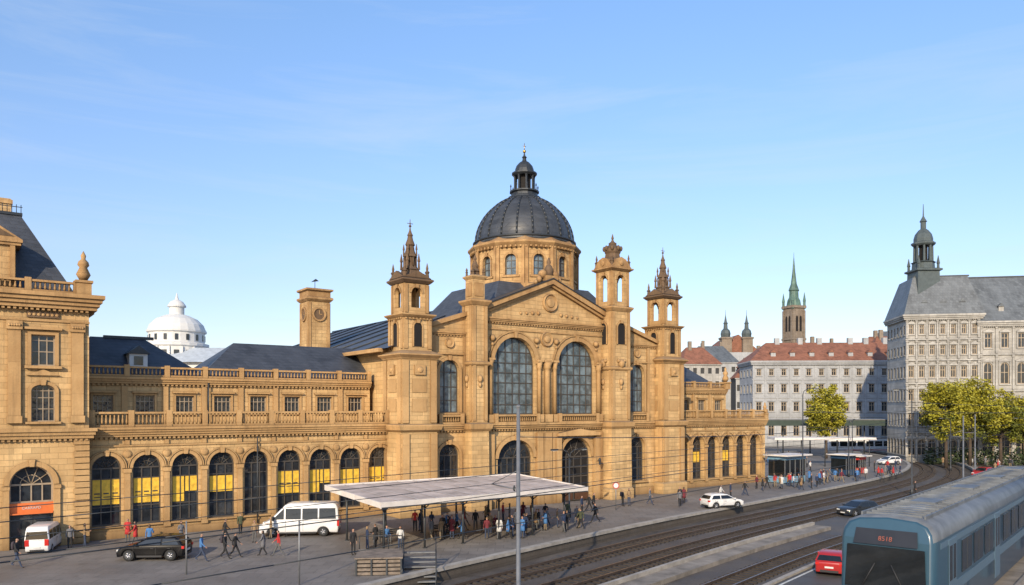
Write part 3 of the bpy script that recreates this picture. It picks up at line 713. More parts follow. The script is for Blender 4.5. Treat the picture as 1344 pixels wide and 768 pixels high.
# ================================================================= GROUND, TRACKS
def crom(P,n=10):
    out=[]
    for i in range(len(P)-1):
        p0=P[max(i-1,0)];p1=P[i];p2=P[i+1];p3=P[min(i+2,len(P)-1)]
        for k in range(n):
            t=k/n
            out.append(tuple(.5*((2*b)+(-a+c)*t+(2*a-5*b+4*c-d)*t*t+(-a+3*b-3*c+d)*t**3) for a,b,c,d in zip(p0,p1,p2,p3)))
    out.append(P[-1]); return [Vector((loc2w(u,v).x,loc2w(u,v).y)) for u,v in out]
CL=crom([(-70,45),(-35,38),(0,31),(21,25.5),(41,20.5),(66,15.8),(95,10.0),(118,3),(138,-8),(155,-25),(170,-50),(180,-85)])
def offs(d):
    out=[]
    for i,p in enumerate(CL):
        t=(CL[min(i+1,len(CL)-1)]-CL[max(i-1,0)]).normalized()
        out.append(Vector((p.x+t.y*d,p.y-t.x*d)))
    return out
def sweep(mb,d0,d1,z0,z1,m=0,i0=0,i1=None):
    a=offs(d0)[i0:i1];b=offs(d1)[i0:i1]
    for k in range(len(a)-1):
        A,B,C,D=a[k],a[k+1],b[k+1],b[k]
        mb.poly([(A.x,A.y,z1),(B.x,B.y,z1),(C.x,C.y,z1),(D.x,D.y,z1)],m)
        if z1-z0>.005:
            mb.poly([(A.x,A.y,z0),(B.x,B.y,z0),(B.x,B.y,z1),(A.x,A.y,z1)],m)
            mb.poly([(D.x,D.y,z0),(C.x,C.y,z0),(C.x,C.y,z1),(D.x,D.y,z1)],m)
GZ=-.8
mb=MB(); mb.poly([(-3000,-500,GZ),(3000,-500,GZ),(3000,4000,GZ),(-3000,4000,GZ)],0)
tag(mk('ground',mb,[ASPH]),'grey asphalt ground around the station and tracks','ground',kind='structure')
E=offs(-2.7)
mb=MB(); top=[(p.x,p.y,0) for p in E]
far=[(E[-1].x-40,E[-1].y+20,0),(-160,260,0),(-220,0,0)]
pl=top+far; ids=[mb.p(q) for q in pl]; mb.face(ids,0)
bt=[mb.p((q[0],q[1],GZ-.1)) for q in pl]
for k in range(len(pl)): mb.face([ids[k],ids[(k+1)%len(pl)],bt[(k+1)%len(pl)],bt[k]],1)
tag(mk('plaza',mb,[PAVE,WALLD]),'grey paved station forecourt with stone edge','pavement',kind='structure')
mb=MB(); sweep(mb,-3.1,-2.58,-.12,.10,0); tag(mk('kerb',mb,[CONCL]),'pale concrete coping along the forecourt edge','kerb',kind='structure')
mb=MB(); sweep(mb,-2.6,13.2,GZ,GZ+.008,0); tag(mk('ballast_bed',mb,[BALLAST]),'brown gravel ballast under the railway tracks','ballast',kind='structure')
def track(d,lab):
    o=tag(obj('railway_track',None),lab,'railway track',kind='structure')
    for s in (-.72,.72):
        mb=MB(); sweep(mb,d+s-.05,d+s+.05,GZ+.12,GZ+.28,0); mk('rail',mb,[RAILM],o)
    c=offs(d); mb=MB(); acc=0
    for k in range(len(c)-1):
        L=(c[k+1]-c[k]).length; t=(c[k+1]-c[k])/L; s=(-acc)%.65
        while s<L:
            p=c[k]+t*s; mb.M=Matrix.Translation((p.x,p.y,0))@Matrix.Rotation(math.atan2(t.y,t.x),4,'Z')
            mb.box(-.13,.13,-1.25,1.25,GZ+.0,GZ+.12,0); s+=.65
        acc+=L
    mb.M=None; q=mk('sleepers',mb,[SLEEP],o); q['kind']='stuff'
track(0,'steel rails on dark sleepers beside the forecourt'); track(4.0,'second pair of rusty rails on dark sleepers'); track(11.4,'rusty rails beside the low concrete wall')
def lowwall(i0,i1):
    mb=MB(); sweep(mb,6.7,8.3,GZ,GZ+.3,0,i0,i1); sweep(mb,6.6,6.85,GZ+.3,GZ+.55,1,i0,i1); tag(mk('low_wall',mb,[CONC,CONCL]),'low concrete wall and walkway between tracks','wall')
lowwall(0,46); lowwall(56,None)
RDM=groundm('road_asphalt',(.080,.075,.070),(.13,.122,.115),scale=.2)
mb=MB(); sweep(mb,5.6,9.9,GZ,GZ+.02,0,44,58); tag(mk('crossing',mb,[RDM]),'asphalt crossing apron between the tracks','road',kind='structure')
mb=MB(); sweep(mb,13.5,24,GZ,GZ+.012,0); tag(mk('road',mb,[RDM]),'dark asphalt road beside the tracks','road',kind='structure')
mb=MB(); sweep(mb,13.75,13.9,GZ+.01,GZ+.016,0)
for i in range(0,110,2): sweep(mb,18.6,18.75,GZ+.01,GZ+.016,0,i,i+2)
tag(mk('road_marking',mb,[PAINT]),'white painted edge and centre lines','road marking',kind='structure')
mb=MB(); sweep(mb,13.2,13.5,GZ,GZ+.15,0); tag(mk('kerb',mb,[CONCL]),'pale concrete kerb of the road','kerb',kind='structure')

def mast(x,y,h,z0=GZ,arm=2.5,side=-1,lab='grey steel overhead line mast with bracket'):
    o=thing('catenary_mast',lab,'mast',(x,y,z0),ANG,'overhead line masts along the tracks')
    mb=MB(); mb.lathe(0,0,[(.22,0),(.22,.3),(.125,.35),(.09,h)],8,0,0,True); mb.lathe(0,0,[(.12,h),(.12,h+.1),(.03,h+.15)],8,0); mk('pole',mb,[METAL],o)
    if arm:
        mb=MB(); z=6.6
        mb.bar((0,0,z),(0,side*-arm,z+.1),.035,n=5); mb.bar((0,0,z+1),(0,side*-arm,z+.12),.02,n=5); mb.lathe(0,side*-.35,[(.03,z-.1),(.08,z),(.08,z+.1),(.03,z+.2)],6,1)
        mk('bracket',mb,[METAL,METALD],o)
    return o
mast(.32,39.6,10.8,arm=2.4,side=-1)
for u,v in ((108,13.2),(128,6)): p=loc2w(u,v); mast(p.x,p.y,9.5,arm=2.5)
def lamp(x,y,h,z0,rot,lab,arms=1):
    o=thing('street_lamp',lab,'street lamp',(x,y,z0),rot,'street lamps of the forecourt')
    mb=MB(); mb.lathe(0,0,[(.16,0),(.16,.8),(.09,.9),(.06,h-.8)],8,0,0,True)
    for s in ([1] if arms==1 else [1,-1]):
        pts=[(0,0,h-.85),(s*.15,0,h-.35),(s*.6,0,h-.05),(s*1.5,0,h)]
        for a,b in zip(pts,pts[1:]): mb.bar(a,b,.045)
    mk('pole',mb,[METALD],o)
    for s in ([1] if arms==1 else [1,-1]):
        mb=MB(); mb.box(s*1.7-.35,s*1.7+.35,-.13,.13,h-.06,h+.08,0); mb.box(s*1.7-.28,s*1.7+.28,-.1,.1,h-.1,h-.061,1); mk('lamp_head',mb,[METALD,LAMPW],o)
lamp(38.2,102,12.5,0,0,'tall dark street lamp with curved arm on the forecourt')
lamp(48.4,94,13,GZ,2.6,'tall grey lamp post beside the tracks')
p=loc2w(38,12); lamp(p.x-1.2,p.y,6.2,0,.6,'twin armed lamp post behind the shelter',2)
p=loc2w(96,3); lamp(p.x,p.y,8,0,1,'street lamp on the open forecourt')
p=loc2w(112,-6); lamp(p.x,p.y,8,0,1,'street lamp on the open forecourt')
lamp(74,131,9,GZ,2,'street lamp before the autumn trees'); lamp(88,133,9,GZ,2,'street lamp before the autumn trees')
def wire(d,z,i0,i1,lab='thin dark overhead wire above the track'):
    c=offs(d)[i0:i1]; mb=MB()
    for a,b in zip(c,c[1:]): mb.bar((a.x,a.y,z),(b.x,b.y,z),.018,n=4)
    tag(mk('overhead_wire',mb,[METALD]),lab,'overhead wire',group='overhead wires above the tracks')
for d in (0,4,11.4):
    wire(d,5.3,12,100); wire(d,6.4,12,100)
def span(a,b,sag=.4,lab='thin dark cable strung between masts'):
    mb=MB(); a=Vector(a);b=Vector(b); pts=[a.lerp(b,t/10)-Vector((0,0,sag*4*(t/10)*(1-t/10))) for t in range(11)]
    for p,q in zip(pts,pts[1:]): mb.bar(p,q,.024,n=4)
    tag(mk('cable',mb,[METALD]),lab,'cable',group='cables strung between masts')
span((48.4,94,9.5),(140,130,9.8)); span((48.4,94,10.6),(130,150,10.2)); span((38.2,102,9.8),(48.4,94,9.6)); span((38.2,102,9.4),(120,160,9.4)); span((38.2,102,7.4),(120,150,7.6))
span((.32,39.6,8.5),(48.4,94,8.8),.8)

def signpost(x,y,h,lab,sign=False):
    o=thing('sign_post',lab,'sign post',(x,y,0)); mb=MB(); mb.bar((0,0,0),(0,0,h),.05); mk('pole',mb,[METAL],o)
    if sign:
        mb=MB(); mb.disc(0,-.06,h-.4,[(.32,0),(.32,.03)],20,0); mb.disc(0,-.065,h-.4,[(.24,0),(.24,.004)],20,1); mk('sign_plate',mb,[RED,WHITEP],o)
signpost(-12.0,43.8,3.6,'thin grey steel post at the forecourt edge'); signpost(-19.5,46.5,3.2,'thin grey steel post on the forecourt')
p=loc2w(44,10); signpost(p.x,p.y,2.8,'round road sign on a steel post',True)

# ================================================================= CANOPY SHELTER
cp=thing('platform_canopy','long flat white roofed shelter on steel posts','canopy',P0,ANG)
mb=MB()
x0,x1,y0,y1=14.6,32.6,-18.8,-9.3
mb.poly([(x0,y0,3.62),(x1,y0,3.62),(x1,y1,4.0),(x0,y1,4.0)],1)
mb.poly([(x0,y0,3.42),(x1,y0,3.42),(x1,y1,3.78),(x0,y1,3.78)],0)
mb.box(x0-.05,x1+.05,y0-.12,y0+.02,3.3,3.72,0); mb.box(x0-.05,x1+.05,y1-.02,y1+.1,3.7,4.1,0)
for x in (x0,x1):
    a=x-.06;b=x+.06
    mb.poly([(a,y0,3.32),(a,y1,3.7),(a,y1,4.08),(a,y0,3.7)],0); mb.poly([(b,y0,3.32),(b,y1,3.7),(b,y1,4.08),(b,y0,3.7)],0); mb.poly([(a,y0,3.7),(b,y0,3.7),(b,y1,4.08),(a,y1,4.08)],0)
mb.box(x0,x1,y0-.14,y0-.121,3.3,3.38,2)
for i in range(1,12):
    x=x0+(x1-x0)*i/12; mb.poly([(x-.04,y0,3.67),(x+.04,y0,3.67),(x+.04,y1,4.05),(x-.04,y1,4.05)],0)
mk('roof',mb,[CANW,CANT,METALD],cp)
for i in range(6):
    for yy,zt in ((-17.2,3.5),(-11,3.7)):
        x=x0+1.0+i*3.2; mb=MB(); mb.bar((x,yy,0),(x,yy,zt),.08,n=8); mb.bar((x,yy,zt-.7),(x,yy-1.1,zt-.05),.04); mb.bar((x,yy,zt-.7),(x,yy+1.1,zt+.0),.04); mb.lathe(x,yy,[(.16,0),(.16,.06)],8); mk('post',mb,[METALD],cp)
def bench(u,v,rot=0):
    p=loc2w(u,v); o=thing('bench','dark slatted metal bench under the shelter','bench',p,ANG+rot,'benches under the shelter')
    mb=MB()
    for k in range(4): mb.box(-.9,.9,-.22+.12*k,-.13+.12*k,.43,.46,0)
    mk('seat',mb,[METALD],o); mb=MB()
    for k in range(3): mb.box(-.9,.9,.27,.3,.55+.13*k,.64+.13*k,0)
    mk('backrest',mb,[METALD],o)
    for s in (-.75,.75):
        mb=MB(); mb.box(s-.03,s+.03,-.2,-.15,0,.43,0); mb.box(s-.03,s+.03,.24,.29,0,.9,0); mb.box(s-.03,s+.03,-.15,.24,.38,.42,0); mk('leg',mb,[METALD],o)
for u in (18,22.5,27,31): bench(u,13.5)
sp=thing('steel_staircase','slatted platform box with metal steps at the forecourt edge','staircase',(-6.7,47.6,GZ),R(6))
WOODG=mat('weathered_timber',(.20,.16,.125),.85,var=.35,scale=2,bump=.3)
mb=MB(); mb.box(-2.7,0,-1.2,1.6,.1,1.8,2)
for k in range(7): mb.box(-2.76,.0,-1.26,-1.2,.12+.24*k,.28+.24*k,0); mb.box(-2.76,-2.7,-1.2,1.6,.12+.24*k,.28+.24*k,0)
for x in (-2.7,-1.8,-.9,-.05): mb.box(x-.05,x+.05,-1.34,-1.26,0,1.86,1)
mb.box(-2.8,.05,-1.35,1.65,1.8,1.88,0)
mk('platform_box',mb,[WOODG,METALD,DARK],sp)
for k in range(8):
    mb=MB(); mb.box(.05,2.0,-1.5+.38*k,-1.14+.38*k,.06+.225*k,.13+.225*k,0); mk('step',mb,[METAL],sp)
for x in (.02,2.03):
    mb=MB(); mb.bar((x,-1.5,.0),(x,1.4,1.8),.05); mb.bar((x,-1.5,0),(x,-1.5,1.0),.03); mb.bar((x,1.4,1.7),(x,1.4,2.7),.03); mb.bar((x,-1.5,1.0),(x,1.4,2.7),.03); mk('railing',mb,[METALD],sp)
mb=MB()
for x in (-2.75,-1.85,-.95,-.1): mb.bar((x,1.55,1.85),(x,1.55,2.7),.03)
mb.bar((-2.75,1.55,2.7),(-.1,1.55,2.7),.03)
mk('railing',mb,[METALD],sp)

def kiosk(u,v,W,D,H,col,lab):
    o=thing('kiosk',lab,'kiosk',loc2w(u,v),ANG)
    mb=MB(); mb.box(0,W,0,D,.1,.9,0); mb.box(.05,W-.05,.05,D-.05,.9,H-.5,1)
    for i in range(5):
        x=W*i/4; x=min(max(x,.06),W-.06); mb.box(x-.05,x+.05,-.02,.06,.1,H-.45,2)
    mb.box(-.0,W,0,D,H-.5,H-.02,0); mk('cabin',mb,[col,CARGL,METAL],o)
    mb=MB(); mb.box(-.5,W+.5,-.7,D+.4,H,H+.18,0); mk('roof',mb,[CANW],o)
BLUEG=mat('blue_grey_panel',(.16,.30,.42),.4); BLUED=mat('dark_blue_panel',(.02,.05,.10),.4)
kiosk(79.8,3.8,4.6,2.6,3.6,BLUEG,'glass and blue grey kiosk beside the station wing')
kiosk(97,2,2.5,2.5,3.0,BLUED,'small dark blue kiosk on the forecourt')
kiosk(102,1,2.0,2.5,2.6,RED,'small red kiosk on the forecourt')
cc=thing('bus_shelter','long pale canopy roof on posts over the far stop','bus shelter',(46,130,0))
mb=MB(); mb.box(-2,15,0,4,4.6,4.95,0); mb.box(-2.05,15.05,-.05,0,4.55,4.7,0); mk('roof',mb,[CANW],cc)
for x in (-1,3,7,11,14.5):
    mb=MB(); mb.bar((x,1.5,0),(x,1.5,4.6),.09); mk('post',mb,[METALD],cc)

# ================================================================= VEHICLES
def paint(name,c,metal=.2,coat=.5,dirt_and_recess=.3,spec=.5,rough=.35):
    m,n,b=nt(name); co=coords(n)
    sp_=n.nodes.new('ShaderNodeSeparateXYZ'); n.links.new(co,sp_.inputs[0])
    col=mixc(n,ramp(n,noise(n,co,2.5),.3,.7),tuple(x*.88 for x in c),c)
    dz=mathn(n,'SUBTRACT',1.0,ramp(n,sp_.outputs[2],.2,.7))
    col=mixc(n,mathn(n,'MULTIPLY',dz,dirt_and_recess),col,(.10,.09,.08))
    n.links.new(col,b.inputs['Base Color'])
    b.inputs['Roughness'].default_value=rough; b.inputs['Metallic'].default_value=metal; b.inputs['Coat Weight'].default_value=coat; b.inputs['Specular IOR Level'].default_value=spec; return m
PB=paint('black_car_paint',(.004,.004,.005),0,.0,.02,.3,.25); PW=paint('white_car_paint',(.76,.76,.75),0); PR=paint('red_car_paint',(.40,.02,.02),0,.4,.1); PD=paint('blue_black_paint',(.03,.036,.045),.2,.3,.05)
def vehicle(name,label,cat,loc,rot,paintm,kind='hatch',group=None,scale=1):
    o=thing(name,label,cat,loc,rot,group); o.scale=(scale,)*3
    if kind=='van':
        L,W,wr,ax=5.7,1.98,.36,(-1.75,1.85); belt=1.22; rz=2.42
        up=[(-2.82,.5),(-2.86,belt),(2.12,belt-.02),(2.62,.98),(2.82,.72),(2.84,.5)]
        cab=[(-2.86,belt),(-2.80,2.0),(-2.66,rz-.08),(-2.4,rz),(.65,rz),(1.0,rz-.12),(2.12,belt-.02)]; tw=.86
        wins=[(-2.6,-1.45),(-1.35,-.25),(-.15,.95)]; bw=.10
    else:
        L,W,wr,ax=4.1,1.78,.35,(-1.22,1.28); belt=.94; rz=1.50
        up=[(-1.98,.5),(-2.02,.85),(-1.97,belt+.02),(1.12,belt),(1.72,.85),(1.98,.70),(2.05,.5)]
        cab=[(-1.97,belt+.02),(-1.66,rz-.18),(-1.45,rz-.06),(-1.0,rz-.01),(-.35,rz),(.2,rz-.09),(1.12,belt)]; tw=.76
        wins=[(-1.55,-.72),(-.62,.4)]; bw=.08
    hw=W/2
    bot=[]
    for c in sorted(ax,reverse=True):
        r=wr+.06; bot+= [(c+r*math.cos(math.pi*k/8),.3+max(0,r*math.sin(math.pi*k/8))) for k in range(9)]
    low=up+[(up[-1][0]-.04,.24)]+[(x,max(z,.24)) for x,z in bot]+[(up[0][0]+.04,.24)]
    mb=MB(); n=len(low)
    A=[mb.p((x,-hw*(.91 if abs(x)>L/2-.35 else 1),z)) for x,z in low]; B=[mb.p((x,hw*(.91 if abs(x)>L/2-.35 else 1),z)) for x,z in low]
    mb.face(A,0);mb.face(B[::-1],0)
    for k in range(n): mb.face([A[k],B[k],B[(k+1)%n],A[(k+1)%n]],0)
    def cw(z): return hw*(.985-(1-tw)*(z-belt)/(rz-belt))
    CA=[mb.p((x,-cw(z),z-.001)) for x,z in cab]; CB=[mb.p((x,cw(z),z-.001)) for x,z in cab]
    mb.face(CA,0);mb.face(CB[::-1],0)
    for k in range(len(cab)-1): mb.face([CA[k],CB[k],CB[k+1],CA[k+1]],0)
    body=mk('body',mb,[paintm],o)
    bv=body.modifiers.new('b','BEVEL'); bv.width=bw; bv.segments=3; bv.limit_method='ANGLE'; bv.angle_limit=R(28)
    for p in body.data.polygons: p.use_smooth=True
    def inset(mb,p,q,a,b,sgn):
        z0=p[1]+(q[1]-p[1])*a; z1=p[1]+(q[1]-p[1])*b; x0_=p[0]+(q[0]-p[0])*a; x1_=p[0]+(q[0]-p[0])*b
        nx=abs(q[1]-p[1]); nz=abs(q[0]-p[0]); l=math.hypot(nx,nz)
        ox=sgn*nx/l*.014; oz=nz/l*.014
        mb.poly([(x0_+ox,-cw(z0)+.1,z0+oz),(x0_+ox,cw(z0)-.1,z0+oz),(x1_+ox,cw(z1)-.1,z1+oz),(x1_+ox,-cw(z1)+.1,z1+oz)],0)
    mb=MB(); inset(mb,cab[-1],cab[-2],.06,.95,1); mk('windscreen',mb,[CARGL],o)
    mb=MB(); inset(mb,cab[0],cab[1],.12,.98,-1); mk('rear_window',mb,[CARGL],o)
    def xs_(z):
        p,q=cab[-1],cab[-2]; return p[0]+(q[0]-p[0])*(z-p[1])/(q[1]-p[1])
    def xr_(z):
        p,q=cab[0],cab[1]; return p[0]+(q[0]-p[0])*min(1,(z-p[1])/(q[1]-p[1]))
    for s in (-1,1):
        allw=list(wins)
        if kind=='van': allw.append((1.05,None))
        for i,(a,b) in enumerate(allw):
            zb=belt+.06; zt=rz-(.16 if kind!='van' else .36)
            def xl(x,z,e):
                if x is None or (i==len(allw)-1 and e==1 and kind!='van'): return xs_(z)-.16
                if i==0 and e==0: return xr_(z)+.2
                return x
            mb=MB(); q=[(xl(a,zb,0),zb),(xl(b,zb,1),zb),(xl(b,zt,1),zt),(xl(a,zt,0),zt)]
            mb.poly([(x,s*(cw(z)+.008),z) for x,z in q],0); mk('side_window',mb,[CARGL],o)
        mb=MB()
        xs=(1.0,-.35,-1.35) if kind!='van' else (1.9,.95,-.3)
        for x in xs: mb.box(x-.008,x+.008,s*hw-.004,s*hw+.004,.4,belt-.03,0)
        for x in xs[1:3]: mb.box(x+.12,x+.3,s*hw-.02,s*hw+.02,belt-.17,belt-.14,0)
        mb.box(ax[0]+.5,ax[1]-.5,s*hw-.01,s*hw+.012,.25,.36,0)
        mk('door_trim',mb,[PLASTIC],o)
        mb=MB(); mx=cab[-1][0]-.3; mb.box(mx-.08,mx+.08,min(s*(hw+.0),s*(hw+.2)),max(s*hw,s*(hw+.2)),belt+.02,belt+(.15 if kind!='van' else .3),0); mk('wing_mirror',mb,[paintm if kind!='van' else PLASTIC],o)
        mb=MB(); fx=up[-1][0]; mb.box(fx-.30,fx-.04,min(s*.45,s*(hw*.90)),max(s*.45,s*(hw*.90)),.60 if kind!='van' else .74,.71 if kind!='van' else .92,0); mk('headlight',mb,[LAMPW],o)
        mb=MB(); rx=up[1][0]; mb.box(rx-.015,rx+.14,min(s*.6,s*(hw*.925)),max(s*.6,s*(hw*.925)),.74,.9 if kind!='van' else 1.3,0); mk('tail_light',mb,[LAMPR],o)
        for c in ax:
            wh=MB(); wh.disc(c,0,wr,[(wr*.6,-.11),(wr*.93,-.11),(wr,-.07),(wr,.07),(wr*.93,.11),(wr*.6,.11)],20,0,True)
            w=mk('wheel',wh,[TYRE],o,(0,s*(hw-.12),0))
            rm=MB(); rm.disc(c,s*.1,wr,[(wr*.62,-.02),(wr*.6,.0)] if s<0 else [(wr*.6,0),(wr*.62,.02)],16,1)
            for k in range(5):
                a=2*math.pi*k/5; rm.bar((c,s*.13,wr),(c+wr*.58*math.cos(a),s*.13,wr+wr*.58*math.sin(a)),.035,.025,5,0)
            rm.disc(c,s*.13,wr,[(.07,-.02),(.07,.02)],8,0)
            mk('rim',rm,[RIM,METALD],w)
    mb=MB(); fx=up[-1][0]
    mb.box(fx-.06,fx+.03,-.5,.5,.32,.48,0); mb.box(fx+.03,fx+.04,-.26,.26,.36,.46,1); mk('bumper',mb,[PLASTIC,WHITEP],o)
    mb=MB(); mb.box(up[0][0]-.03,up[0][0]+.05,-.55,.55,.28,.42,0); mb.box(up[1][0]-.015,up[1][0]+.02,-.26,.26,.55,.66,1)
    mk('bumper',mb,[PLASTIC,WHITEP],o)
    return o
vehicle('parked_car','black hatchback car parked on the forecourt','car',(-23.6,51.4,0),R(183),PB,scale=1.06)
vehicle('van','white minibus van parked before the arcade','van',(-16.6,61.0,0),R(187),PW,'van',scale=1.06)
vehicle('van','small white van beside the orange shop front','van',(-33.0,54.9,0),R(108),PW,'van',scale=.78)
vehicle('parked_car','white hatchback car on the forecourt near the track','car',(20.9,77.4,0),R(20),PW)
vehicle('parked_car','dark car on the crossing between the tracks','car',(34.6,77.7,GZ+.02),R(205),PD)
vehicle('parked_car','red car on the road past the curve','car',(*loc2w(122,9.8)[:2],GZ),R(215),PR)
vehicle('parked_car','red car partly hidden by the train','car',(21.2,51.2,GZ),R(60),PR)
vehicle('parked_car','small white car far across the junction','car',(98,186,GZ),R(190),PW)
vehicle('parked_car','white car at the far stop','car',(66,136,0),R(200),PW)
tr=thing('tram','long low white tram at the far stop','tram',(86,186,GZ),R(4))
mb=MB(); mb.box(-11,11,-1.3,1.3,.35,3.3,0); mb.box(-10.6,10.6,-1.2,1.2,3.3,3.5,2); mb.box(-11.01,11.01,-1.31,1.31,.6,.8,1); mk('body',mb,[PW,RED,METAL],tr)
for i in range(10):
    mb=MB(); mb.box(-10.5+2.15*i,-8.7+2.15*i,-1.33,-1.31,1.6,2.8,0); mk('window',mb,[CARGL],tr)

# ================================================================= NEAR TRAIN
TD=Vector((.652,.758)); ta=math.atan2(TD.y,TD.x)
zr=6.35; zb=2.3
TO=Vector((13.5,24.8,zb))
tn=thing('train','dark teal commuter train with small destination display on a viaduct','train',TO,ta)
BLUE=paint('train_blue',(.028,.075,.115),0,.3,.1); BLUEL=paint('train_pale_blue',(.10,.17,.23),0,.3,.1); TROOF=mat('train_roof',(.135,.145,.155),.5,var=.4,scale=1.0)
mb=MB(); L=30; H=zr-zb
sec=[(0,.25),(0,H-.7),(.05,H-.45),(.2,H-.22),(.55,H-.07),(1.5,H),(2.45,H-.07),(2.8,H-.22),(2.95,H-.45),(3.0,H-.7),(3.0,.25)]
st=[(0.0,.88),(.06,.94),(.25,.985),(.6,1),(L,1)]
rings=[]
for x,s in st:
    rings.append([mb.p((x+(.35*(1-min(1,max(0,(H-z)/1.2))) if x<.5 else 0),1.5+(y-1.5)*s,.25+(z-.25)*(1-(1-s)*.2))) for y,z in sec])
for k,(a,b) in enumerate(zip(rings,rings[1:])):
    for j in range(len(sec)-1): mb.face([a[j],b[j],b[j+1],a[j+1]],1 if (1<=j<=8 and k>=1) else 0,True)
mb.face(rings[0],0); mb.face(rings[-1],0)
mk('body',mb,[BLUE,TROOF],tn)
mb=MB(); mb.box(.8,L-.01,-.012,-.002,1.3,1.65,0); mb.box(.8,L-.01,-.014,-.002,3.05,3.25,0); mk('side_stripe',mb,[BLUEL],tn)
mb=MB()
mb.poly([(-.02,.24,1.65),(-.02,2.76,1.65),(.05,2.7,3.06),(.05,.3,3.06)],0); mk('windscreen',mb,[CARGL],tn)
mb=MB(); mb.poly([(.03,.5,3.12),(.03,2.5,3.12),(.19,2.45,3.62),(.19,.55,3.62)],0); ds=mk('destination_sign',mb,[mat('sign_black',(.02,.02,.022),.3)],tn)
lettering('8518',.22,ds,(.045,1.5,3.26),(R(68),0,R(-90)),mat('display_red',(.28,.075,.045),.5),.004)
for y in (.5,2.5):
    mb=MB(); mb.disc(0,0,0,[(.13,-.03),(.13,.03)],14,0); q=mk('headlight',mb,[LAMPW],tn,(-.02,y,1.3)); q.rotation_euler=(0,0,R(-90))
mb=MB(); mb.box(-.05,-.0,.25,2.75,1.52,1.6,0); mk('front_trim',mb,[BLUEL],tn)
for a,b in(((-.05,.9,1.7),(-.02,1.3,2.5)),((-.05,2.2,1.7),(-.02,1.8,2.5))):
    mb=MB(); mb.bar(a,b,.02); mk('wiper',mb,[PLASTIC],tn)
for i in range(13):
    x0=1.9+i*2.15
    if i in (0,4,8,12):
        mb=MB(); mb.box(x0,x0+1.2,-.03,-.015,.5,3.2,0); mb.box(x0+.12,x0+.52,-.036,-.03,1.8,3.0,1); mb.box(x0+.68,x0+1.08,-.036,-.03,1.8,3.0,1); mk('door',mb,[BLUEL,CARGL],tn)
    else:
        mb=MB(); mb.box(x0,x0+1.75,-.022,-.005,1.8,2.95,0); mb.box(x0+.85,x0+.9,-.03,-.02,1.8,2.95,1); mk('window',mb,[CARGL,METALD],tn)
mb=MB()
for i in range(46): mb.box(1.1+.62*i,1.14+.62*i,.62,2.38,H-.09,H+.015,1)
for y in(.5,2.5): mb.box(1.0,L-.4,y-.03,y+.03,H-.12,H+.02,1)
for i in range(4): mb.box(5+7*i,6.6+7*i,1.05,1.95,H-.03,H+.06,1)
mk('roof_rib',mb,[METALD,TROOF],tn)
for x in (2.5,4.5,24,26):
    for y in (.5,2.5):
        mb=MB(); mb.disc(x,y,.25,[(.42,-.06),(.42,.06)],16,0); mk('wheel',mb,[METALD],tn)
vd=thing('viaduct','concrete railway viaduct carrying the teal train','viaduct',(TO.x,TO.y,0),ta)
zd=zb-.17
mb=MB(); mb.box(-50,70,-.4,3.4,zd-.7,zd-.12,0)
mb.box(-50,70,-.55,-.4,zd-.8,zd+.05,0); mb.box(-50,70,3.4,3.55,zd-.8,zd+.05,0)
mk('deck',mb,[CONC],vd)
for y in (.75,2.25): mb=MB(); mb.box(-50,70,y-.04,y+.04,zd-.12,zd,0); mk('rail',mb,[RAILM],vd)
for x in range(-46,70,12): mb=MB(); mb.box(x,x+1.2,.2,2.8,GZ,zd-.7,0); mk('pier',mb,[CONC],vd)

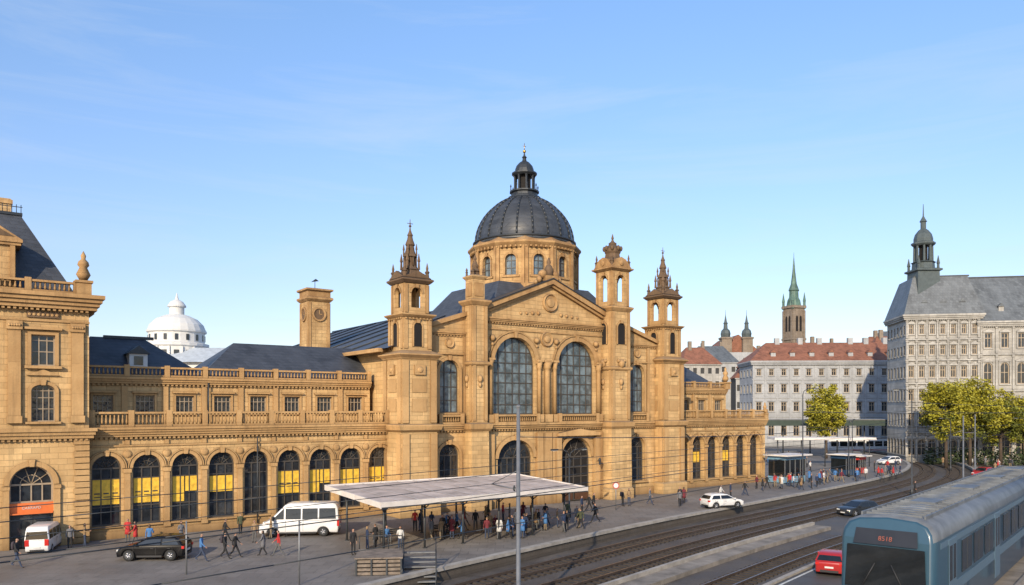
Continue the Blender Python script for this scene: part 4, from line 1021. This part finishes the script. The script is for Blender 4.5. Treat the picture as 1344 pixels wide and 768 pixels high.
# ================================================================= CITY BUILDINGS
def block(name,label,loc,rot,W,D,rows,top,wallm,roofm,roof,frm=FRAMEW,trim=True,ornate=False):
    o=thing(name,label,'building',loc,rot); mats=[wallm,roofm,METALD]
    mb=MB()
    for (z0,z1,n,hw,sill,spr,rise) in rows:
        st=W/n; ops=[(st*(i+.5),hw,sill,spr,rise) for i in range(n)]
        wall_band(mb,0,W,z0,z1,0,ops,.3)
        nd=max(1,round(D/st)); sd=D/nd; opd=[(-D+sd*(i+.5),hw,sill,spr,rise) for i in range(nd)]
        mb.M=Matrix.Rotation(-math.pi/2,4,'Z'); wall_band(mb,-D,0,z0,z1,0,opd,.3)
        for q in opd: mb.box(q[0]-hw-.2,q[0]+hw+.2,-.15,.02,sill-.2,sill-.01,0)
        mb.M=Matrix.Translation((W,0,0))@Matrix.Rotation(math.pi/2,4,'Z'); wall_band(mb,0,D,z0,z1,0); mb.M=None
        mb.poly([(0,D,z0),(W,D,z0),(W,D,z1),(0,D,z1)],0)
        for q in ops:
            mb.box(q[0]-hw-.25,q[0]+hw+.25,-.2,.02,sill-.2,sill-.01,0)
            if trim:
                mb.box(q[0]-hw-.3,q[0]+hw+.3,-.22,.02,spr+rise+.15,spr+rise+.35,0)
                if ornate:
                    mb.prism([(q[0]-hw-.3,spr+rise+.36),(q[0]+hw+.3,spr+rise+.36),(q[0],spr+rise+.8)],-.2,.02,0)
                    for s in (-1,1): mb.box(q[0]+s*(hw+.14)-.1,q[0]+s*(hw+.14)+.1,-.16,.02,sill,spr+rise+.1,0)
        if trim:
            for i in range(n+1):
                xx=min(max(st*i,.2),W-.2)
                if ornate: mb.lathe(xx,-.02,[(.24,z0+.2),(.2,z1-.7),(.3,z1-.5),(.3,z1-.2)],8,0)
                else: mb.box(xx-.16,xx+.16,-.1,.02,z0+.15,z1-.15,0)
        mb.box(-.15,W+.15,-.3 if ornate else -.14,.02,z1-.15,z1+.1,0)
        me=win_mesh(hw,sill,spr,rise,2,((sill+spr*2)/3,),.12,False,GLASS,frm)
        for q in ops: obj('window',me,o,(q[0],.26,0))
        for q in opd: obj('window',me,o,(.26,-q[0],0),-math.pi/2)
    cornice(mb,0,W,0,top-.2,top+.8,.8,3,0,1,True,D)
    mk('wall',mb,mats,o)
    mb=MB(); roof(mb); mk('roof',mb,mats,o)
    return o
Wb=41
rows=[(0,8.5,13,.75,3.5,6.6,0),(8.5,13.4,13,.7,9.8,12.2,0),(13.4,18,13,.7,14.6,16.8,0),(18,22,13,.6,19,20.7,0)]
def rf(mb):
    hip(mb,-.8,Wb+.8,-.8,14.8,22.8,28.0,6,4,1)
    for i in range(7): x=5.5+i*4.9; mb.box(x-.6,x+.6,1.0,4,23.6,25.0,0); mb.prism([(x-.8,25.0),(x+.8,25.0),(x,25.7)],.8,4.5,1)
    for x in (8,14,19,27,31,36): mb.box(x-.6,x+.6,6.2,7.4,26,29.2,0)
block('apartment_building','long pale stone building with red tiled roof',(62,200,GZ),R(-3),Wb,14,rows,22,WHITEST,REDT,rf)
rows=[(0,6,7,.8,1.5,3.8,.8),(6,11,7,.5,7.2,9.6,0),(11,15.5,7,.5,12.1,14.3,0),(15.5,20,7,.5,16.6,18.8,0),(20,24,7,.45,21,22.8,0),(24,28,7,.42,25,26.8,0)]
def rf(mb):
    frust(mb,-.5,14,-.5,12.5,28.8,2.3,36.3,1)
    for i in range(3): x=3.4+i*3.4; mb.box(x-.45,x+.45,.3,2,29.6,31.2,0); mb.prism([(x-.6,31.2),(x+.6,31.2),(x,31.8)],.1,2.6,1)
    mb.box(2,12,1.9,2.1,36.3,36.6,2)
block('grand_building','tall cream stone building with slate mansard and clock turret',(76.6,151,GZ),R(-10),13.2,12,rows,28,CREAM,SLATE2,rf,ornate=True)
rows=[(0,6.5,13,1.05,1.5,4.2,1.05),(6.5,14,13,.8,8.0,11.6,.8),(14,21,13,.8,15.3,18.6,.8),(21,26.5,13,.65,22.2,25,0)]
def rf(mb):
    a=[(-.6,-.5,27.3),(40,-.5,27.3),(40,4.5,36.3),(-.6,4.5,36.3)]; mb.poly(a,1); mb.poly([(-.6,4.5,36.3),(40,4.5,36.3),(40,12,36.3),(-.6,12,36.3)],1); mb.poly([(-.6,12,36.3),(40,12,36.3),(40,16,27.3),(-.6,16,27.3)],1); mb.poly([(-.6,-.5,27.3),(-.6,4.5,36.3),(-.6,12,36.3),(-.6,16,27.3)],1)
    for i in range(7): x=4+i*5; mb.box(x-.45,x+.45,.6,3,28.6,30.2,0); mb.prism([(x-.6,30.2),(x+.6,30.2),(x,30.8)],.4,3.4,1)
    mb.box(-.5,40,4.4,4.6,36.3,36.55,2)
block('grand_building','cream stone wing with arched windows and slate roof',(89.7,148.9,GZ),R(-10),38,15,rows,26.5,CREAM,SLATE2,rf,ornate=True)
ct=thing('clock_turret','dark slate turret with open belfry rising above the roof','tower',(81.3,153.5,0),0)
mb=MB()
mb.sq(0,0,[(2.3,27),(2.1,36.6),(2.5,36.8),(2.5,37.1),(2.0,37.3)],0)
mb.lathe(0,0,[(2.1,37.2),(2.0,38.4),(2.3,38.6),(1.8,38.8)],8,0,R(22.5))
for k in range(8):
    a=R(45*k+22.5); mb.lathe(1.6*math.cos(a),1.6*math.sin(a),[(.26,38.6),(.2,42.0)],6,0)
mb.lathe(0,0,[(.8,38.6),(.8,42)],8,1)
mb.lathe(0,0,[(1.9,41.9),(2.2,42.2),(2.2,42.5),(1.75,42.7),(1.75,43.3),(1.5,44.2),(.9,45.0),(.5,45.3),(.5,46.6),(.7,46.7),(.42,47.2),(.13,47.8),(.05,50.2)],8,0,R(22.5))
for k in range(4):
    a=R(45+90*k); mb.lathe(2.7*math.cos(a),2.7*math.sin(a),[(.3,36.8),(.26,38),(.36,38.2),(.05,39.7)],6,0)
mk('turret',mb,[LEADG,DARK,CREAM],ct)
gt=thing('church_tower','slim brown stone church tower with green copper spire','church tower',(94,259,GZ),R(20))
mb=MB(); mb.sq(0,0,[(2.5,0),(2.5,33),(2.8,33.2),(2.8,33.8),(2.4,34),(2.4,43.5),(2.8,43.8),(2.8,44.6)],0)
def f(k):
    for s in (-1,1):
        mb.box(s*2.1-.4,s*2.1+.4,-2.7,-2.3,0,43,0)
        arc=arcpts((s*.75,.45,0,40.3,.9)); mb.poly([(s*.75-.45,-2.43,36)]+[(a,-2.43,b) for a,b in arc]+[(s*.75+.45,-2.43,36)],2)
frame4(mb,0,0,f); mb.disc(0,-2.6,31,[(.2,-.02),(1.2,-.02),(1.3,-.1),(1.5,-.1),(1.5,.2)],20,3); mk('shaft',mb,[GREYST,COPPER,DARK,WHITEST],gt)
mb=MB(); mb.lathe(0,0,[(2.5,44.5),(2.1,46.5),(1.6,47.5),(1.5,49.5),(1.8,49.8),(1.0,52),(.5,56),(.1,61),(.04,62.5)],8,0,R(22.5))
for k in range(4):
    a=R(45+90*k); mb.lathe(3.3*math.cos(a),3.3*math.sin(a),[(.45,43.5),(.45,46),(.55,46.1),(.05,49)],6,0)
mk('spire',mb,[COPPER],gt)
ch=thing('church','distant pale church with twin domed spires','church',(86,300,GZ),0)
mb=MB()
mb.box(-7,10,-2,30,0,32,0); mb.prism([(-7.5,32),(10.5,32),(1.5,39)],0,30,1)
mk('nave',mb,[WHITEST,REDT],ch)
for x in (-3.5,4.6):
    mb=MB(); mb.sq(x,0,[(1.9,0),(1.9,37),(2.2,37.3),(2.2,37.8),(1.6,38)],0)
    mb.lathe(x,0,[(1.7,38),(1.9,39.3),(1.6,40.5),(.8,41.3),(.7,43),(.9,43.2),(.5,44),(.1,46.5),(.04,48.5)],8,1,R(22.5)); mk('spire',mb,[GREYST,LEADG],ch)
HCORE=mat('house_core',(.05,.05,.05),.8)
def house(x,y,w,d,h,rh,wm,rm,rot=0,n=5,lab='distant townhouse with tiled roof'):
    o=thing('townhouse',lab,'house',(x,y,GZ),rot,'distant townhouses behind the station')
    mb=MB(); fl=max(2,int(h/4))
    for j in range(fl):
        z0=h*j/fl; z1=h*(j+1)/fl; wall_band(mb,0,w,z0,z1,0,[(w*(i+.5)/n,.6,z0+1.1,z0+2.8,0) for i in range(n)],.25)
    mb.box(0,w,.27,d,0,h-.02,1); mb.box(-.3,w+.3,-.3,0.0,h-.3,h,0)
    mk('wall',mb,[wm,HCORE,rm],o)
    mb=MB(); hip(mb,-.4,w+.4,-.4,d+.4,h,h+rh,d*.3,d*.3,0); mb.box(w*.3,w*.3+1,d*.4,d*.4+1,h+rh*.6,h+rh+1.8,1); mb.box(w*.7,w*.7+.8,d*.5,d*.5+1,h+rh*.5,h+rh+1.4,1); mk('roof',mb,[rm,GREYST],o)
house(52,235,12,12,24,5.5,CREAM,REDT,R(10)); house(60,262,16,14,26,6,WHITEST,SLATE2,R(-5)); house(75,245,14,14,24,5,CREAM,REDT); house(90,240,18,14,26,5.5,WHITEST,REDT,R(5))
house(108,236,16,14,28,5,CREAM,REDT); house(62,215,9,10,19,4,WHITEST,REDT,R(-8)); house(100,215,12,12,25,6,GREYST,REDT,R(-4)); house(118,250,20,14,30,6,CREAM,SLATE2)
rt=thing('rotunda','white domed rotunda with small lantern behind the station','rotunda',(-57.4,131,0),0)
mb=MB(); mb.box(-9,9,-4,14,0,17.5,0)
mb.lathe(0,2,[(4.9,16),(4.9,20.2),(5.2,20.4),(5.2,20.8),(4.5,21),(4.5,22.6),(4.8,22.8),(4.8,23.1)],24,0)
for k in range(16):
    a=2*math.pi*k/16; mb.M=Matrix.Translation((0,2,0))@Matrix.Rotation(a,4,'Z'); mb.box(-.4,.4,-4.96,-4.8,17.6,19.6,1); mb.box(.7,1.0,-5.1,-4.8,16.5,20.2,0); mb.box(-.25,.25,-4.56,-4.4,21.3,22.3,1)
mb.M=None; mk('drum',mb,[WHITEP,GLASS],rt)
mb=MB(); mb.lathe(0,2,[(4.7,23.1),(4.3,24.1),(3.3,25.1),(2.0,25.7),(1.2,25.9),(1.2,27.1),(1.5,27.2),(1.5,27.4),(1.0,28.1),(.3,28.5),(.05,29.6)],24,0,0,False); mk('dome',mb,[WHITEP],rt)
mb=MB(); frust(mb,-9.6,17,-5,14,17.4,4,20.0,0); mk('roof',mb,[mat('pale_zinc_roof',(.42,.47,.52),.5,.1)],rt)
house(-95,150,26,12,14,4,WHITEP,SLATE2,R(10),6)

fc=thing('platform_canopy','long dark green platform canopy on posts','canopy',(52,166,GZ),R(-2))
mb=MB(); mb.box(0,90,0,6,6.9,8.1,0); mb.box(-.1,90.1,-.1,6.1,8.1,8.3,1); mk('roof',mb,[mat('dark_green_paint',(.035,.055,.045),.6),METAL],fc)
for i in range(16): mb=MB(); mb.bar((1+i*5.8,3,0),(1+i*5.8,3,6.9),.15); mk('post',mb,[METALD],fc)
def hedge(x,y,w,d,h,rot=0):
    mb=MB(); rnd=random.Random(3)
    for i in range(int(w*d*h*14)):
        c=Vector((rnd.uniform(0,w),rnd.uniform(0,d),rnd.uniform(0,h)*(.8+.2*math.sin(i)))); a=Vector((rnd.uniform(-1,1),rnd.uniform(-1,1),rnd.uniform(-1,1)))*.24; b=a.cross(Vector((rnd.random(),rnd.random(),1))).normalized()*.2
        mb.poly([c-a,c+b,c+a,c-b],0)
    tag(mk('hedge',mb,[HEDG],None,(x,y,GZ),rot),'dark green clipped hedge beside the far road','hedge')
hedge(78,146,34,1.8,3.4,R(-6)); hedge(96,140,30,1.5,1.6,R(-8))

# ================================================================= TREES
def tree(x,y,h,r,seed,lab,br=.5,nc=135):
    rnd=random.Random(seed); o=thing('tree',lab,'tree',(x,y,GZ),0,'street trees with autumn foliage')
    mb=MB(); mb.bar((0,0,0),(0,0,h*.4),.32,.24,8); mb.bar((0,0,h*.4),(.2,.1,h*.8),.24,.08,7)
    for k in range(9):
        a=k*2.4; z0=h*rnd.uniform(.35,.55); q=Vector((math.cos(a)*r*rnd.uniform(.4,.75),math.sin(a)*r*rnd.uniform(.4,.75),z0+h*rnd.uniform(.12,.3)))
        mb.bar((0,0,z0),q,.11,.03,6)
    mk('trunk',mb,[BARK],o)
    mb=MB(); cz=h*.66; rz=h*.35
    for c in range(nc):
        while True:
            d=Vector((rnd.uniform(-1,1),rnd.uniform(-1,1),rnd.uniform(-1,1)))
            if .3<d.length<1: break
        k=.92+.12*math.sin(3*math.atan2(d.y,d.x)+seed)+rnd.uniform(-.08,.08)
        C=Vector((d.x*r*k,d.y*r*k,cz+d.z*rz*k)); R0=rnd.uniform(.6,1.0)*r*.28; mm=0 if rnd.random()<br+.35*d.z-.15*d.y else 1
        for l in range(80):
            e=Vector((rnd.gauss(0,1),rnd.gauss(0,1),rnd.gauss(0,.8))).normalized()*R0*rnd.random()**.4
            p=C+e; a=Vector((rnd.uniform(-1,1),rnd.uniform(-1,1),rnd.uniform(-.6,.6))).normalized()*.22; b=a.cross(Vector((rnd.uniform(-1,1),rnd.uniform(-1,1),1))).normalized()*.16
            mb.poly([p-a,p+b,p+a,p-b],mm)
    mk('crown',mb,[LEAF1,LEAF2],o)
tree(61.5,152,15.2,3.8,1,'small round tree with yellow green leaves',.95)
tree(76.6,137,16.3,4.4,2,'large tree with yellow green autumn leaves',.95)
tree(82.6,140,15.8,4.6,5,'yellow green tree beside the road',.7)
tree(90,143,13.4,4.0,8,'street tree with green leaves',.55)
tree(97,147,14.0,4.0,11,'street tree with yellow green leaves',.8)

# ================================================================= PEOPLE
SKIN=mat('skin',(.42,.24,.17),.6,var=.08)
HAIRS=[mat('hair_dark',(.02,.014,.01),.6),mat('hair_brown',(.08,.045,.025),.6),mat('hair_fair',(.28,.18,.09),.6)]
def cloth(n,c): return mat(n,c,.85,var=.2,scale=4,bump=.2)
TOPS=[cloth('cloth_black',(.02,.02,.022)),cloth('cloth_navy',(.02,.035,.08)),cloth('cloth_red',(.42,.03,.03)),cloth('cloth_blue',(.06,.17,.38)),cloth('cloth_white',(.55,.54,.52)),cloth('cloth_grey',(.14,.14,.15)),cloth('cloth_tan',(.26,.17,.09)),cloth('cloth_olive',(.07,.08,.04)),cloth('cloth_maroon',(.14,.02,.03))]
BOTS=[cloth('denim',(.035,.05,.09)),cloth('trouser_black',(.018,.018,.02)),cloth('trouser_grey',(.10,.10,.10)),cloth('trouser_khaki',(.22,.17,.11))]
SHOE=cloth('shoe_leather',(.03,.025,.02)); BAGM=cloth('bag_fabric',(.05,.04,.05))
def human(stride=0.,armsw=0.,bend=(.25,.25),sit=False,coat=False,longhair=False,lean=0.,seed=0,width=1.):
    V=[];Rd=[];Ed=[]
    def a(p,r,par=None):
        V.append(Vector(p)); Rd.append(r if isinstance(r,tuple) else (r,r))
        if par is not None: Ed.append((par,len(V)-1))
        return len(V)-1
    hz=.93 if not sit else .5
    pel=a((0,0,hz),(.145*width,.105)); sp=a((0,-lean*.3,hz+.22),(.125*width,.095),pel); ch=a((0,-lean*.8,hz+.43),(.155*width,.105),sp)
    nb=a((0,-lean,hz+.54),(.07,.065),ch); nk=a((0,-lean-.005,hz+.60),(.05,.052),nb); hd=a((0,-lean-.025,hz+.69),(.073,.088),nk); ht=a((0,-lean-.02,hz+.775),(.062,.078),hd)
    hands=[]
    for s,sw,bd in((-1,armsw,bend[0]),(1,-armsw,bend[1])):
        sh=a((s*.165*width,-lean*.85,hz+.475),.062,ch)
        A=sw; ex=s*(.22*width); el=a((ex,-lean*.85+.28*math.sin(-A),hz+.475-.28*math.cos(A)),.046,sh); e=V[el]
        B=A+bd*2.2; wr=a((ex+s*.01,e.y-.25*math.sin(B),e.z-.25*math.cos(B)),.031,el); w=V[wr]
        hn=a((ex+s*.005,w.y-.08*math.sin(B),w.z-.08*math.cos(B)),(.036,.022),wr); hands.append((V[hn].copy(),B,s))
    for s,q in((-1,stride),(1,-stride)):
        hp=a((s*.085,0,hz-.05),.088,pel)
        if sit: kn=a((s*.11,-.43,hz-.02),.066,hp); an=a((s*.11,-.42,.09),.044,kn)
        else:
            kb=max(0,-q)*.9; kn=a((s*.095,-.43*math.sin(q)-.02-kb*.1,hz-.05-.43*math.cos(q)),.064,hp); k=V[kn]
            A=q-kb; an=a((s*.095,k.y-.40*math.sin(A),max(.07,k.z-.40*math.cos(A))),.043,kn)
        n_=V[an]; a((s*.105,n_.y-.16,max(.035,n_.z-.05)),.037,an)
    me=bpy.data.meshes.new('sk'); me.from_pydata(V,Ed,[]); me.update()
    o=bpy.data.objects.new('sk',me); COL.objects.link(o)
    sk=o.modifiers.new('s','SKIN'); sk.use_smooth_shade=True
    for i,q in enumerate(me.skin_vertices[0].data): q.radius=Rd[i]; q.use_root=(i==0)
    sb=o.modifiers.new('u','SUBSURF'); sb.levels=1; sb.render_levels=1
    dg=bpy.context.evaluated_depsgraph_get(); ev=o.evaluated_get(dg); m2=bpy.data.meshes.new_from_object(ev)
    bpy.data.objects.remove(o)
    mb=MB(); mb.v=[v.co.copy() for v in m2.vertices]
    hc=V[hd]
    for p in m2.polygons:
        c=p.center; m=2
        if c.z>hz+.57:
            m=0
            if c.z>hc.z+.055 or (c.y>hc.y+.02 and c.z>hc.z-(.14 if longhair else .03)): m=1
        elif any((c-h[0]).length<.075 for h in hands): m=0
        elif sit and (c.z<hz+.0 or c.y<-.2): m=3
        elif not sit and c.z<hz-.03 and abs(c.x)<.21 and not any(((c-h[0]).length<.3 and abs(c.x)>.165*width+.02) for h in hands): m=3
        if c.z<.10: m=4
        mb.face(list(p.vertices),m,True)
    zmin=min(v.z for v in mb.v)
    mb.lathe(hc.x,hc.y-.085,[(.012,hc.z-.02),(.016,hc.z-.012),(.004,hc.z+.03)],5,0,0,True)
    for s in (-1,1): mb.ball((hc.x+s*.074,hc.y+.01,hc.z+.005),.016,5,0,1.6); mb.ball((hc.x+s*.028,hc.y-.082,hc.z+.025),.008,5,1)
    mb.box(-.02,.02,hc.y-.089,hc.y-.08,hc.z-.043,hc.z-.037,5)
    for h,B,s in hands:
        d=Vector((0,-math.sin(B),-math.cos(B))); n_=Vector((0,-math.cos(B),math.sin(B)))
        for k in range(4):
            st=h+d*.02+n_*(.026-.017*k); mid=st+d*(.045-.004*abs(k-1)); en=mid+(d*.8+Vector((-s*.6,0,0))).normalized()*.035
            mb.bar(st,mid,.009,.008,5,0); mb.bar(mid,en,.008,.006,5,0)
        st=h+n_*.03-d*.01; mb.bar(st,st+(n_*.7+d*.7)*.05,.010,.007,5,0)
    if longhair: mb.lathe(hc.x,hc.y+.03,[(.05,hc.z-.17),(.075,hc.z-.1),(.08,hc.z+.03),(.05,hc.z+.1)],8,1,0,True)
    if coat and not sit: mb.lathe(0,0,[(.21,hz-.33),(.185,hz-.1),(.165,hz+.1),(.15,hz+.2)],12,2,0,True,1,.8)
    for v in mb.v: v.z-=zmin
    return mb.mesh('person',[SKIN,HAIRS[0],TOPS[0],BOTS[0],SHOE,TOPS[8]])
HM=[human(0,.06,(.1,.12)),human(.42,.4,(.2,.15)),human(.30,-.3,(.15,.3),coat=True,longhair=True),human(.06,.1,(.75,.1),longhair=True),human(-.38,-.35,(.2,.2),width=1.05),human(.05,.05,(.7,.7),coat=True,lean=.03),human(sit=True,bend=(.55,.55),armsw=.2)]
DESC=['standing','walking','walking with long hair','standing with raised hand','walking briskly','standing hands together','sitting on bench']
CN=['black','navy','red','blue','white','grey','tan','olive','maroon']; BN=['jeans','black trousers','grey trousers','khaki trousers']
rp=random.Random(21)
def person(x,y,z=0,pose=None,top=None,bot=None,rot=None,sc_=1.,bag=False):
    pose=rp.choice([0,1,2,3,4,5]) if pose is None else pose; top=rp.choice([0,0,1,5,5,6,7,8,4,3,2]) if top is None else top; bot=rp.choice([0,0,1,1,2,3]) if bot is None else bot
    o=bpy.data.objects.new('person',HM[pose]); COL.objects.link(o); o.location=(x,y,z); o.rotation_euler=(0,0,rp.uniform(0,6.28) if rot is None else rot)
    s=sc_*rp.uniform(.96,1.04); o.scale=(s,s,s)
    for i,m in ((1,rp.choice(HAIRS)),(2,TOPS[top]),(3,BOTS[bot])):
        o.material_slots[i].link='OBJECT'; o.material_slots[i].material=m
    tag(o,'person in %s top and %s %s'%(CN[top],BN[bot],DESC[pose]),'person','people around the station')
    if bag:
        mb=MB(); mb.lathe(0,.2,[(.1,1.02),(.15,1.06),(.16,1.3),(.12,1.45),(.05,1.48)],8,0,0,True,1,.6)
        mk('backpack',mb,[BAGM],o)
    return o
PL=[(-31.0,48.6,1,0,0,1.5,1.12),(-31.2,54.8,0,5,1,.5,1),(-30.6,55.6,3,6,0,2,1),(-28.5,57.6,5,2,2,.3,1),(-20.2,50.5,1,3,0,1.6,1.05),(-19.0,51.4,1,0,1,1.4,1.05),(-18.5,51.9,4,0,1,1.5,1),(-19.1,57.6,0,6,2,0,1),(-16.8,52.4,2,5,1,-1.5,1),(-15.7,52.2,1,2,2,-1.4,1.03),
(-10.8,52.8,0,0,1,.6,1),(-10.2,54.7,3,1,0,2,1),(-9.7,55.2,5,0,1,4,1),(-7.8,54.2,3,4,0,.2,1),(-5.3,59.3,0,0,1,.4,1.05),(-4.7,60.6,1,3,1,1,1),(7.4,74.5,1,0,1,2,1),(6.6,73.5,0,1,1,1,1),(7.9,75.2,5,0,0,1,1),(11.9,79,3,6,0,.2,1),(11.2,78.6,0,0,1,2,1),(14.2,80,1,5,0,1,1),(17.4,80.5,0,0,1,0,1.05),(17.9,80.9,2,8,1,3,1),(16.9,78.2,1,5,1,3,1),
(22.6,84,4,4,0,1,1),(24.2,86,0,1,1,1,1),(26.4,88,1,0,0,2,1),(37,96,0,0,1,1,1.05),(38.3,97.5,1,1,1,3,1),(35,94,2,6,0,2,1),(30,93,5,0,0,1,1),(56,120,0,0,1,1,1),(60,124,1,2,0,2,1),(61.5,124.5,4,1,0,2,1)]
for i,(x,y,po_,t,b,r,s) in enumerate(PL): person(x,y,0,po_,t,b,r,s,bag=(i%5==0))
person(49.1,94.6,GZ,0,0,1,1,1.05)
for i in range(44):
    u=rp.uniform(20,37); v=rp.uniform(9.5,18.0)
    if abs(v-13.5)<.7: v+=1.4
    p=loc2w(u,v); person(p.x,p.y)
for u in (17.6,22.2,27.3,31.2):
    p=loc2w(u,13.62); person(p.x,p.y,.0,6,rot=ANG)
for i in range(36):
    p=loc2w(rp.uniform(70,106),rp.uniform(4.5,7.5)); person(p.x,p.y)
for i in range(18):
    p=loc2w(rp.uniform(84,125),rp.uniform(-26,-4)); person(p.x,p.y)
for i in range(52):
    person(rp.uniform(78,118),rp.uniform(126,144),GZ)
for i in range(8):
    p=loc2w(rp.uniform(1,24),rp.uniform(2.2,7)); person(p.x,p.y)

# ================================================================= SKY, SUN, CAMERA
EL=R(23)
w=bpy.data.worlds.new("World"); sc.world=w; w.use_nodes=True; n=w.node_tree; n.nodes.clear()
out=n.nodes.new('ShaderNodeOutputWorld'); bg=n.nodes.new('ShaderNodeBackground'); sky=n.nodes.new('ShaderNodeTexSky'); sky.sky_type='NISHITA'; sky.sun_disc=False
sky.sun_elevation=EL; sky.sun_rotation=R(196); sky.air_density=1.0; sky.dust_density=.4; sky.ozone_density=1.6
tc=n.nodes.new('ShaderNodeTexCoord')
sz=n.nodes.new('ShaderNodeSeparateXYZ'); n.links.new(tc.outputs['Generated'],sz.inputs[0])
grad=mixc(n,ramp(n,sz.outputs[2],0.0,.18),(.96,.90,.98),(1.16,1.12,1.27))
grad=mixc(n,ramp(n,sz.outputs[2],.16,.48),grad,(1.40,1.58,1.78))
skc=mixc(n,1.0,sky.outputs[0],grad,'MULTIPLY')
mp=n.nodes.new('ShaderNodeMapping'); n.links.new(tc.outputs['Generated'],mp.inputs[0]); mp.inputs['Scale'].default_value=(1.0,1.3,9.5); mp.inputs['Rotation'].default_value=(0,R(10),0); mp.inputs['Location'].default_value=(2.3,.4,1.6)
nz=n.nodes.new('ShaderNodeTexNoise'); nz.inputs['Scale'].default_value=1.7; nz.inputs['Detail'].default_value=10; nz.inputs['Roughness'].default_value=.6; nz.inputs['Distortion'].default_value=.8; n.links.new(mp.outputs[0],nz.inputs['Vector'])
mr=n.nodes.new('ShaderNodeMapRange'); n.links.new(nz.outputs['Fac'],mr.inputs[0]); mr.inputs[1].default_value=.50; mr.inputs[2].default_value=.82; mr.inputs[4].default_value=.38
fin=mixc(n,mr.outputs[0],skc,(5.0,5.6,6.3))
n.links.new(fin,bg.inputs['Color']); bg.inputs['Strength'].default_value=.145; n.links.new(bg.outputs[0],out.inputs[0])
sd=Vector((-.275*math.cos(EL),-.96*math.cos(EL),math.sin(EL)))
L=bpy.data.lights.new('sun','SUN'); L.energy=5.0; L.angle=R(.5); L.color=(1,.83,.60)
lo=bpy.data.objects.new('sun',L); COL.objects.link(lo); lo.rotation_euler=sd.to_track_quat('Z','Y').to_euler()
cam=bpy.data.cameras.new('camera'); cam.lens=27.3; cam.sensor_width=36; cam.shift_y=.1123; cam.clip_end=6000; cam.clip_start=.1
co=bpy.data.objects.new('camera',cam); COL.objects.link(co); co.location=(0,0,10); co.rotation_euler=(R(90),0,0); sc.camera=co
